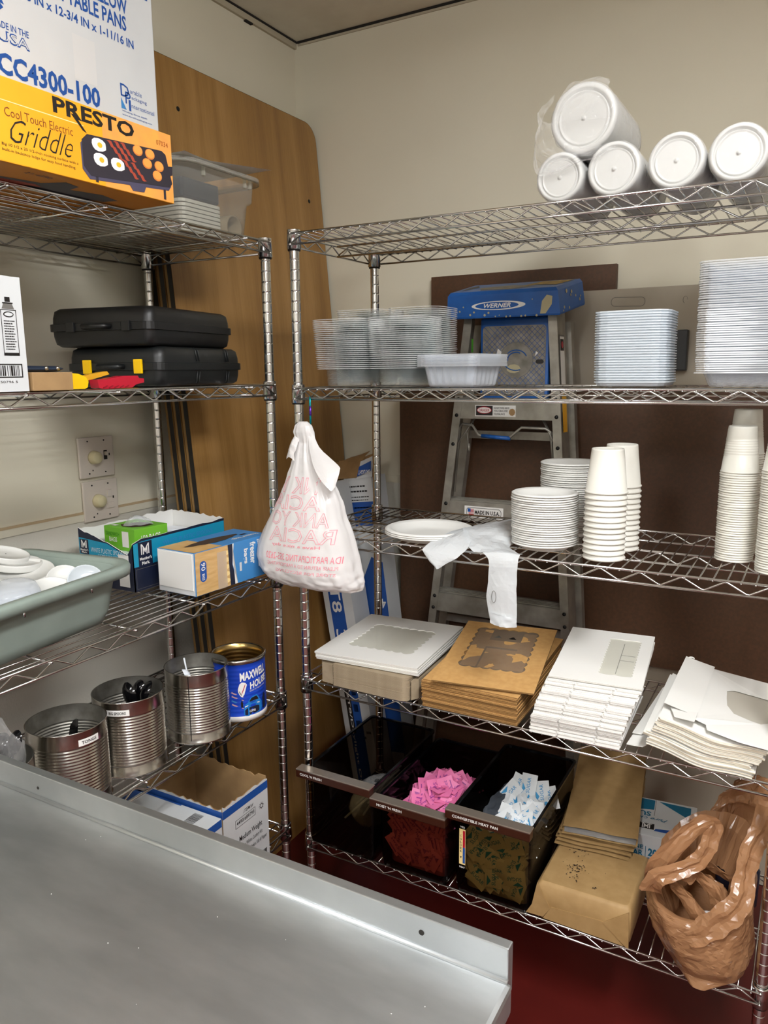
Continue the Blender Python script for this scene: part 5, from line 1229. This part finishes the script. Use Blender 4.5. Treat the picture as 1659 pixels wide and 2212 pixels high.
b = MB(); b.M = M; b.rect(.139, .06, .1405, .235, GREYINK, FZ(.0019)); b.rect(.140, .135, .172, .137, GREYINK, FZ(.0019)); b.rect(.140, .165, .172, .167, GREYINK, FZ(.0019)); b.build('slot_mark', nw)
b = MB(); b.M = T(1.418, -.80, z0+.001) @ RZ(R_(-3)) @ RY(R_(-4)); b.prism([(0, 0), (.035, .0), (.070, .09), (.075, .36), (0, .36)], 0, .002, PAPERW); b.prism([(.0, .05), (.02, .05), (.045, .12), (.05, .35), (0, .35)], .006, .008, PAPERW)
tag(b.build('loose_sheet'), 'loose white card wedged between the two white box stacks', 'card')
# cream edged boxes at the right end, sagging to the right
def sagbox(name, w_, d, th, m, win=False):
    b = MB(); nx = 14
    def zf(u): return .030*(1-u)**2.2
    for z_, flip in ((0, 0), (th, 1)):
        vs = []; fs = []
        for i in range(nx+1):
            u = i/nx
            for v in (0, .06, 1): vs.append((u*w_, v*d+(.006*math.sin(u*9) if v == 0 else 0), zf(u)+z_))
        for i in range(nx):
            for j in range(2): fs.append([3*i+j, 3*i+3+j, 3*i+4+j, 3*i+1+j])
        b.add(vs, fs, m, True)
    for v in (0, 1):
        vs = []
        for i in range(nx+1):
            u = i/nx; y = v*d+(.006*math.sin(u*9) if v == 0 else 0); vs += [(u*w_, y, zf(u)), (u*w_, y, zf(u)+th)]
        b.add(vs, [[2*i, 2*i+2, 2*i+3, 2*i+1] for i in range(nx)], CREAM, False)
    for u in (0, 1): b.add([(u*w_, 0, zf(u)), (u*w_, d, zf(u)), (u*w_, d, zf(u)+th), (u*w_, 0, zf(u)+th)], [[0, 1, 2, 3]], CREAM)
    return b.build(name, keep=True)
CREAM = mat('cream_board', 'e6dfcb', .6)
sb = sagbox('bakery_box', .210, .36, .0021, PAPERW)
for i in range(24):
    k = i/24; M = T(1.463+.030*k+random.uniform(-.004, .004)-(.012 if i in (7, 8, 9, 10) else 0), -.832+random.uniform(-.003, .003)-.010*k, z0+.0030*i) @ RZ(R_(random.uniform(-.6, .6)))
    lab = 'flat cream edged white box in the sagging stack at the right end'
    if i == 0: place(sb, M, lab, 'bakery box', 'flat white boxes, right stack')
    else: dup(sb, M, lab, 'flat white boxes, right stack')
t = thing('bakery_box', 'topmost white box with an oval window and folded flap on the sagging right stack', 'bakery box', (1.62, -.66, z0+.08), group='flat white boxes, right stack')
def zf(x): return z0+.0755+.030*max(0, 1-(x-1.495)/.246)**2.2
b = MB(); out = [(1.545, -.805), (1.58, -.815), (1.585, -.838), (1.65, -.850), (1.702, -.852), (1.702, -.49), (1.545, -.49)]
inn = [(1.60+.0, -.60), (1.615, -.585), (1.66, -.588), (1.685, -.592), (1.697, -.62), (1.697, -.72), (1.68, -.735), (1.66, -.73), (1.625, -.715), (1.608, -.68), (1.603, -.64)]
tr = tessellate_polygon([[Vector((x, y, 0)) for x, y in out], [Vector((x, y, 0)) for x, y in inn]])
b.add([(x, y, zf(x)+.004) for x, y in out+inn], [list(f) for f in tr], WHITE)
b.build('window_panel', t)
b = MB(); b.patch([[(x, y, zf(x)+.0015) for x in (1.59, 1.63, 1.67, 1.700)] for y in (-.745, -.66, -.575)], 12, 8, mat('board_back_grey', 'bdb8ac', .5)); b.build('window_inner', t)
b = MB(); b.patch([[(x, y, zf(x)+.010-.05*(x-1.50)*.2) for x in (1.492, 1.52, 1.56)] for y in (-.80, -.65, -.485)], 8, 8, WHITE); b.prism([(1.52, -.835), (1.56, -.84), (1.56, -.79), (1.505, -.79)], zf(1.53)+.0065, zf(1.53)+.0075, WHITE); b.tube([(1.505+.006*math.cos(a*.5), -.486, zf(1.505)+.010+.003*math.sin(a*.5)) for a in range(10)], .0018, WHITE, 6); b.build('folded_flap', t)

# ---------------------------------------------------------------- right unit, bottom shelf
z0 = RS[4]
def bin_(x0, x1, zt, name_text, label, tb):
    t = thing('food_bin', label, 'bin', ((x0+x1)/2, -.65, z0), 0, 'smoked food bins')
    yf, yb, w_ = -.838, -.462, .003; h = zt-z0; tp = .006
    b = MB()
    def ring(q, z): return [((x0+x1)/2+x, (yf+yb)/2+y, z) for x, y in rrect(x1-x0-2*q, yb-yf-2*q, .014, 3)]
    b.loft([ring(tp, z0), ring(tp*.5, z0+.02), ring(0, zt)], SMOKED, True, True)
    for i, f in enumerate(b.f):
        if all(b.v[j].y < yf+.0075 for j in f): b.mi[i] = b.k(SMOKEF)
    b.build('bin_body', t)
    b = MB(); b.loft([ring(-.001, zt-.006), ring(-.004, zt-.006), ring(-.004, zt), ring(.003, zt), ring(.003, zt-.006)], BLACKG, False); b.build('rim', t)
    b = MB(); b.bx(x0-.012, x1+.004, -.866, -.842, zt-.018, zt+.004, BARBROWN, .002); b.bx(x0-.012, x1+.004, -.866, -.836, zt+.003, zt+.007, BARTOP, .001)
    F = FY(-.866); u0, u1 = tb; b.text(name_text, (u0, zt-.010, u1, zt-.0025), F, WHITE, bold=.02, off=.0008); b.build('handle_rail', t)
    return t
t1 = bin_(.560, .780, .474, "COOL 'N FRESH", "left smoked bin with a brown rail reading COOL 'N FRESH", (.562, .634))
t2 = bin_(.796, .998, .452, "MOIST 'N FRESH", "middle smoked bin full of pink packets, rail reading MOIST 'N FRESH", (.806, .880))
t3 = bin_(1.014, 1.218, .484, 'CONVERTIBLE MEAT PAN', 'right smoked bin full of white and blue packets, rail reading CONVERTIBLE MEAT PAN', (1.022, 1.142))
b = MB(); F = FY(-.8382); zt = .43
b.rect(1.030, zt-.098, 1.047, zt, YELLOWL, F); b.rect(1.040, zt-.094, 1.046, zt-.05, BLUE, F, .0008); b.rect(1.040, zt-.05, 1.046, zt-.004, RED, F, .0008)
for i, c in enumerate('COLDER'): b.text(c, (1.0325, zt-.022-.0085*i, 1.0375, zt-.016-.0085*i), F, INK, off=.001)
b.flat([(1.0325, zt-.076), (1.0375, zt-.076), (1.035, zt-.082)], INK, F, .001); b.text('YES', (1.032, zt+.003, 1.045, zt+.008), F, WHITE); b.text('MEAT', (1.031, zt-.108, 1.046, zt-.103), F, WHITE)
b.build('gauge_sticker', t3)
# a few thin straws and picks in the left bin
for i, (p, q) in enumerate((((.60, -.70, z0+.006), (.742, -.62, z0+.16)), ((.62, -.60, z0+.006), (.74, -.54, z0+.14)), ((.59, -.62, z0+.006), (.70, -.53, z0+.12)), ((.64, -.66, z0+.006), (.755, -.70, z0+.185)))):
    b = MB(); b.tube([p, q], .0032, CLEARW, 8); tag(b.build('clear_straw'), 'thin clear straw lying across the dark left bin', 'straw', 'straws in the left bin')
b = MB(); b.loft([[(.665+.07*rk*math.cos(a)*(1+.1*math.sin(5*a)), -.62+.11*rk*math.sin(a), z0+.004+zk) for a in (2*PI*j/24 for j in range(24))] for zk, rk in ((0, .8), (.04, 1), (.07, .9), (.095, .5), (.10, .1))], CLEARWRAP, True); tag(b.build('clear_bag'), 'clear plastic bag lying in the bottom of the dark left bin', 'bag')
def packet(name, m, ink, word, tri):
    b = MB(); w_, h_ = .058, .044; nx, ny = 6, 4
    for s_ in (1, -1):
        vs = []; fs = []
        for i in range(nx+1):
            for j in range(ny+1):
                u, v = i/nx, j/ny; k = max(0, (1-abs(2*u-1)**4)*(1-abs(2*v-1)**3))
                vs.append(((u-.5)*w_, (v-.5)*h_, s_*(.0004+.0032*k)))
        for i in range(nx):
            for j in range(ny): f = [i*(ny+1)+j, (i+1)*(ny+1)+j, (i+1)*(ny+1)+j+1, i*(ny+1)+j+1]; fs.append(f if s_ > 0 else f[::-1])
        b.add(vs, fs, m, True)
        G = FZ(.0040) if s_ > 0 else FZ(-.0040) @ RX(PI)
        b.text(word, (-.020, -.006, .020, .004), G, ink, bold=.01, off=0)
        if tri: b.flat([(-.024, .016), (.004, .016), (-.010, .006)], ink, G, 0)
        else: b.flat([(-.022, .014), (-.006, .014), (-.014, .004)], ink, G, 0); b.rect(-.012, -.016, .018, -.013, ink, G, 0)
    return b.build(name, keep=True)
rr = random.Random(12)
def heap(proto, n, x0, x1, y0, y1, zf, label, cat, group, steep=1):
    """packets tossed over a heap whose surface height is zf(x, y)"""
    for i in range(n):
        x, y = rr.uniform(x0, x1), rr.uniform(y0, y1); z = zf(x, y)-rr.uniform(0, .02)
        M = T(x, y, z) @ RZ(rr.gauss(0, .55)) @ RX(rr.uniform(-.1, 1.15)*steep) @ RY(rr.uniform(-.3, .3)*steep) @ RZ(rr.uniform(0, 6.28))
        if i == 0: place(proto, M, label, cat, group)
        else: dup(proto, M, label, group)
def facing(proto, n, x0, x1, za, zb, y, label, group):
    for i in range(n):
        dup(proto, T(rr.uniform(x0, x1), y+rr.uniform(0, .022), rr.uniform(za, zb)) @ RX(PI/2-rr.uniform(-.10, .25)) @ RY(rr.uniform(-.2, .2)) @ RZ(rr.uniform(0, 6.28)), label, group)
pk = packet('sweetener_packet', PACKPINK, PACKPINKI, 'Sweet', False)
def g(x, y, cx, cy, s): return math.exp(-((x-cx)**2+(y-cy)**2)/(2*s*s))
heap(pk, 150, .845, .968, -.79, -.60, lambda x, y: z0+.105+.105*g(x, y, .93, -.70, .070)+.02*(y+.8)*3, 'pink sweetener packet in the heap in the middle bin', 'packet', 'pink packets in the middle bin')
facing(pk, 110, .840, .955, z0+.042, z0+.160, -.822, 'pink sweetener packet in the heap in the middle bin', 'pink packets in the middle bin')
heap(pk, 36, .832, .86, -.78, -.52, lambda x, y: z0+.12+rr.uniform(0, .02), 'pink sweetener packet in the heap in the middle bin', 'packet', 'pink packets in the middle bin', .5)
b = MB(); b.loft([[((.897)+x, -.66+y, z) for x, y in rrect(.17*k, .30*k, .02)] for z, k in ((z0+.006, 1), (z0+.08, .97), (z0+.105, .8), (z0+.112, .3))], PACKPINK, True, True, True); o = b.build('packet_bed'); tag(o, 'deep bed of pink packets filling the lower half of the middle bin', 'packets'); o['kind'] = 'stuff'
wk = packet('sugar_packet', PACKW, PACKB, 'SUGAR', True)
heap(wk, 150, 1.10, 1.186, -.79, -.61, lambda x, y: z0+.110+.080*g(x, y, 1.15, -.70, .075)+.04*(y+.8), 'white and blue sugar packet in the heap in the right bin', 'packet', 'sugar packets in the right bin')
facing(wk, 110, 1.058, 1.174, z0+.042, z0+.165, -.822, 'white and blue sugar packet in the heap in the right bin', 'sugar packets in the right bin')
for k, (x, y, z, a) in enumerate(((1.105, -.615, .455, -10), (1.135, -.618, .465, 5), (1.172, -.62, .455, 20), (1.196, -.625, .447, 28), (1.09, -.63, .44, -30))):
    dup(wk, T(x, y, z) @ RZ(R_(-8)) @ RX(R_(62)) @ RZ(R_(90+a)), 'white and blue sugar packet standing upright at the back of the right bin heap', 'sugar packets in the right bin')
b = MB(); b.loft([[((1.118)+x, -.66+y, z) for x, y in rrect(.17*k, .30*k, .02)] for z, k in ((z0+.006, 1), (z0+.07, .97), (z0+.11, .8), (z0+.12, .3))], PACKW, True, True, True); o = b.build('packet_bed'); tag(o, 'deep bed of sugar packets filling the lower half of the right bin', 'packets'); o['kind'] = 'stuff'
dk = mat('dark_sleeve', '3c4148', .5)
b = MB(); b.patch([[(1.05, -.80, z0+.12), (1.085, -.80, z0+.14)], [(1.05, -.70, z0+.18), (1.09, -.70, z0+.18)], [(1.055, -.56, z0+.17), (1.088, -.56, z0+.175)]], 12, 24, dk, .006, 50); tag(b.build('dark_packets'), 'pleated dark grey sachets along the left side of the right bin', 'packets')

# kraft-wrapped parcel
t = thing('parcel', 'brown kraft paper parcel with dark speckled stains at the front of the bottom shelf', 'parcel', (1.34, -.7, z0))
b = MB(); x0, x1, y0, y1, h = 1.228, 1.452, -.828, -.60, .098
def rg(q, z): return [((x0+x1)/2+x, (y0+y1)/2+y, z+.002*math.sin(x*40+y*30)) for x, y in rrect(x1-x0-2*q, y1-y0-2*q, .010, 3)]
b.loft([rg(.006, z0), rg(0, z0+.01), rg(-.001, z0+h*.5), rg(.001, z0+h-.008), rg(.009, z0+h)], KRAFTW, True, True, True); b.build('wrapped_body', t)
b = MB(); F = FY(y0-.002)
b.prism([(x0+.004, z0+h-.004), (x0+.038, z0+.036), (x0+.02, z0+.008), (x0-.022, z0+.006), (x0-.008, z0+.032)], -.001, .002, KRAFTW, F); b.prism([(x1-.004, z0+h-.006), (x1-.062, z0+.046), (x1-.006, z0+.001), (x1-.001, z0+.001)], -.001, .002, KRAFTW, F)
b.prism([(x0+.02, z0+.004), (x0+.04, z0+.040), (x1-.06, z0+.048), (x1-.012, z0+.002)], -.001, .0008, KRAFTW, F); b.build('folded_end', t)
b = MB(); rr2 = random.Random(5); Z = FZ(z0+h+.0006)
for cx, cy, s_, n in ((1.295, -.665, .022, 34), (1.30, -.735, .020, 40), (1.305, -.775, .016, 16), (1.255, -.655, .012, 6), (1.36, -.79, .008, 6), (1.35, -.735, .03, 3)):
    for _ in range(n):
        u, v = rr2.gauss(cx, s_*.6), rr2.gauss(cy, s_*.6); q = rr2.uniform(.0006, .0022)
        if x0+.012 < u < x1-.012 and y0+.012 < v < y1-.012: b.flat([(u+p[0]*rr2.uniform(.6, 1.5), v+p[1]*rr2.uniform(.6, 1.4)) for p in circ(q, 7)], SPLOTCH, Z, .0012)
b.build('dark_stain', t)

# insulated kraft bags on the parcel
zt = z0+h+.004
for i in range(5):
    M = T(1.222+.004*i, -.652+.006*i-.012*(i == 4), zt+.0075*i) @ RZ(R_(5+.8*i)) @ RX(R_(2.2*i-1))
    b = MB(); b.M = M; w_, d = .186, .37
    for z_, s_ in ((0, 0), (.006, 1)): b.patch([[(u, v, z_+.0015*math.sin(u*60+i)+(.004 if s_ and v < .05 else 0)) for u in (0, w_*.33, w_*.66, w_)] for v in ((.0 if s_ else -.016), .12, .24, d)], 12, 12, KRAFTW, .0008, 20, seed=i)
    b.patch([[(0, 0, .0005), (-.005, .1, .003), (0, d, .0005)], [(0, 0, .0055), (-.005, .1, .004), (0, d, .0055)]], 8, 2, KRAFTW); b.patch([[(w_, 0, .0005), (w_+.005, .1, .003), (w_, d, .0005)], [(w_, 0, .0055), (w_+.005, .1, .004), (w_, d, .0055)]], 8, 2, KRAFTW)
    if i >= 3: b.patch([[(.004, -.010, .002), (w_*.4, -.013, .0035), (w_-.004, -.012, .002)], [(.004, .012, .005), (w_*.4, .004, .0065), (w_-.004, .010, .005)]], 14, 5, FOIL, .0016, 60, seed=i)
    tag(b.build('insulated_bag'), ('topmost foil-lined kraft paper bag lying open over the brown parcel' if i == 4 else 'foil-lined kraft paper bag in the pile on the brown parcel, under the topmost one'), 'paper bag', 'kraft paper bags on the parcel')

# sugar carton behind the parcel
t = thing('sugar_carton', 'white and teal sugar packet carton marked 2000 PACKETS, tilted behind the brown parcel', 'carton', (1.47, -.45, z0))
M = T(1.345, -.565, z0+.012) @ RZ(R_(6)) @ RX(R_(4)); w_, d, h = .205, .165, .118
b = MB(); b.M = M; b.bx(0, w_, 0, d, 0, h, WHITEC, .0015); F = FY(0)
b.text('2000', (.094, .058, .138, .082), F, SUGBLUE, bold=.04); b.text('PACKETS', (.094, .044, .138, .054), F, SUGBLUE, bold=.03); b.text('CANE', (.036, .076, .082, .088), F, SUGBLUE, bold=.03); b.text('SUGAR', (.022, .054, .082, .072), F, SUGBLUE, bold=.03)
b.rect(.087, .048, .0885, .086, SUGBLUE, F); b.rect(.01, .030, w_-.002, .034, BLUE, F)
for k in range(4): b.rect(.130+.006*k, .090-.005*k, .158, .0912-.005*k, SUGBLUE, F)
b.flat([(.168+x, .040+y) for x, y in circ(.014, 18)], NAVY, F)
Z = FZ(h)
b.flat([(.0, .098), (.098, .116), (.098, .160), (.01, .160)], SUGBLUE, Z); b.flat([(.108, .158), (.190, .155), (.190, .10)], SUGBLUE, Z); b.rect(.100, .09, .1012, .162, GREYINK, Z)
b.text('SUGAR', (.005, .084, .092, .104), Z, SUGBLUE, rot=180, bold=.03); b.text('CANE', (.045, .070, .085, .080), Z, SUGBLUE, rot=180, bold=.02); b.text('Pure', (.010+.085, .068, .135, .080), Z, SUGBLUE, rot=180, shear=.2)
b.rect(.064, .028, .104, .052, INK, Z); emblem(.074, .030, .020, Z); b.text('Domino', (.070, .046, .098, .0505), Z, WHITE, off=.0016, rot=180); b.flat([(.104, .024), (.150, .024), (.150, .040), (.108, .034)], BLUE, Z); b.lines(.01, .075, .03, .12, 5, GREYINK, Z, 3)
b.build('printed_box', t)

# brown carrier bag
t = thing('plastic_bag', 'open brown plastic carrier bag slumped at the right end of the bottom shelf', 'bag', (1.6, -.72, z0))
b = MB()
ctr = [(a_, b_-.006, c_, d_*.94, e_) for a_, b_, c_, d_, e_ in [(z0-.016, 1.612, -.845, .020, .016), (z0+.004, 1.618, -.765, .085, .085), (z0+.03, 1.612, -.755, .100, .105), (z0+.07, 1.600, -.75, .112, .118), (z0+.11, 1.592, -.748, .118, .122), (z0+.15, 1.590, -.745, .119, .120), (z0+.18, 1.590, -.74, .117, .116), (z0+.205, 1.592, -.735, .112, .108)]]
nu, nv = 84, 42; rows = []
def bb(i, u):
    s_ = i*(len(ctr)-1); k = min(int(s_), len(ctr)-2); f = s_-k; z, cx, cy, rx, ry = (lerp(ctr[k][q], ctr[k+1][q], f) for q in range(5))
    a = 2*PI*u; ca, sa = math.cos(a), math.sin(a)
    dip = -.075*i**3*(.5+.5*math.cos(a+PI/2+.25))**1.6+.085*i**4*(.5+.5*math.cos(a-PI/2+.6))**2
    p = Vector((cx+rx*math.copysign(abs(ca)**.85, ca), cy+ry*math.copysign(abs(sa)**.85, sa), z+dip))
    k2 = noise.noise(Vector((u*10, i*2.2, 3)))*1.1+noise.noise(Vector((p.x*30, p.y*30, p.z*22)))*.55+(abs(noise.noise(Vector((p.x*60, p.y*60, p.z*50))))-.2)*(.3+.6*i)
    return p+Vector((ca, sa, .2))*(k2-.1)*.0085*min(1, i*3+.3)
for i in range(nv+1): rows.append([bb(i/nv, (j+.33*(i % 2))/nu) for j in range(nu)])
b.loft(rows, BAGB, True, True, facet=True)
inn = [[p+(Vector((1.592, -.735, p.z))-p)*(.10+.10*k)-Vector((0, 0, .028*k))+.004*noise.noise_vector(p*60+Vector((k, 0, 0))) for p in rows[-1]] for k in range(0, 5)]
inn[0] = rows[-1]; b.loft(inn, BAGB, True, facet=True)
b.build('bag_body', t)
def ribbon(pts, wd, seed, name):
    b = MB(); P = [Vector(p) for p in pts]; rows = []
    up = Vector((.3, -.6, .5)).normalized()
    for k, p in enumerate(P):
        d = (P[min(k+1, len(P)-1)]-P[max(k-1, 0)]).normalized(); s_ = d.cross(up).normalized(); q = wd[k] if isinstance(wd, (list, tuple)) else wd
        rows.append([p-s_*q*1.35+up*.003, p-s_*q*.4-up*.004, p+s_*q*.4+up*.005, p+s_*q*1.35-up*.002])
    b.patch(rows, 7, 40, BAGB, .0052, 36, seed=seed, facet=True); b.build(name, t)
ribbon([(1.492, -.79, .425), (1.50, -.815, .462), (1.545, -.80, .535), (1.588, -.77, .578), (1.606, -.765, .572), (1.600, -.78, .535), (1.585, -.80, .500), (1.545, -.83, .478), (1.505, -.85, .460), (1.495, -.845, .42)], [.020, .016, .014, .012, .012, .013, .013, .013, .014, .018], 1, 'left_handle')
ribbon([(1.712, -.70, .60), (1.70, -.745, .575), (1.682, -.78, .535), (1.676, -.80, .49), (1.672, -.83, .45), (1.64, -.85, .41), (1.60, -.862, .37), (1.575, -.866, .352)], [.022, .018, .016, .015, .017, .02, .018, .012], 2, 'right_handle')
b = MB(); b.patch([[(1.56, -.64, .45), (1.60, -.60, .52), (1.66, -.60, .55), (1.72, -.62, .56)], [(1.58, -.62, .50), (1.61, -.59, .56), (1.66, -.585, .60), (1.715, -.60, .615)], [(1.60, -.60, .50), (1.63, -.565, .56), (1.68, -.56, .60), (1.715, -.57, .59)], [(1.60, -.58, .44), (1.64, -.55, .47), (1.68, -.55, .47), (1.72, -.56, .47)]], 26, 20, BAGB, .010, 28, seed=6, facet=True); b.build('rear_flap', t)
for i, (pts, w_) in enumerate((([(1.515, -.79, .44), (1.55, -.75, .452), (1.60, -.72, .445), (1.66, -.72, .42)], .020), ([(1.545, -.80, .44), (1.575, -.77, .452), (1.625, -.79, .425), (1.645, -.80, .38)], .022), ([(1.54, -.79, .42), (1.57, -.815, .41), (1.60, -.83, .37), (1.61, -.83, .33)], .020), ([(1.60, -.74, .43), (1.635, -.77, .42), (1.655, -.80, .38)], .016))):
    b = MB(); rows = []
    for p in pts: rows.append([Vector(p)+Vector((-w_, .006, -.010)), Vector(p)+Vector((0, -.004, .008)), Vector(p)+Vector((w_, .006, -.010))])
    b.patch(rows, 8, 16, BAGB, .005, 50, seed=20+i, facet=True); tag(b.build('crumpled_bag'), 'crumpled brown plastic bag stuffed inside the open brown carrier bag', 'bag', 'bags stuffed in the brown carrier bag')
b = MB(); b.loft([[(1.655+.045*rk*math.cos(a), -.665+.02*rk*math.sin(a), z0+.15+zk) for a in (2*PI*j/18 for j in range(18))] for zk, rk in ((-.06, 1), (.03, 1.05), (.05, .7), (.055, .1))], NAVY, True, True); tag(b.build('dark_package'), 'dark navy package inside the brown carrier bag', 'package')

# floor litter
b = MB(); b.tube([(.44, -.74, .0022), (.47, -.735, .003), (.492, -.715, .004), (.50, -.69, .0022)], .0018, PAPERW, 6); tag(b.build('string_scrap'), 'white scrap of string on the red floor between the two units', 'string')
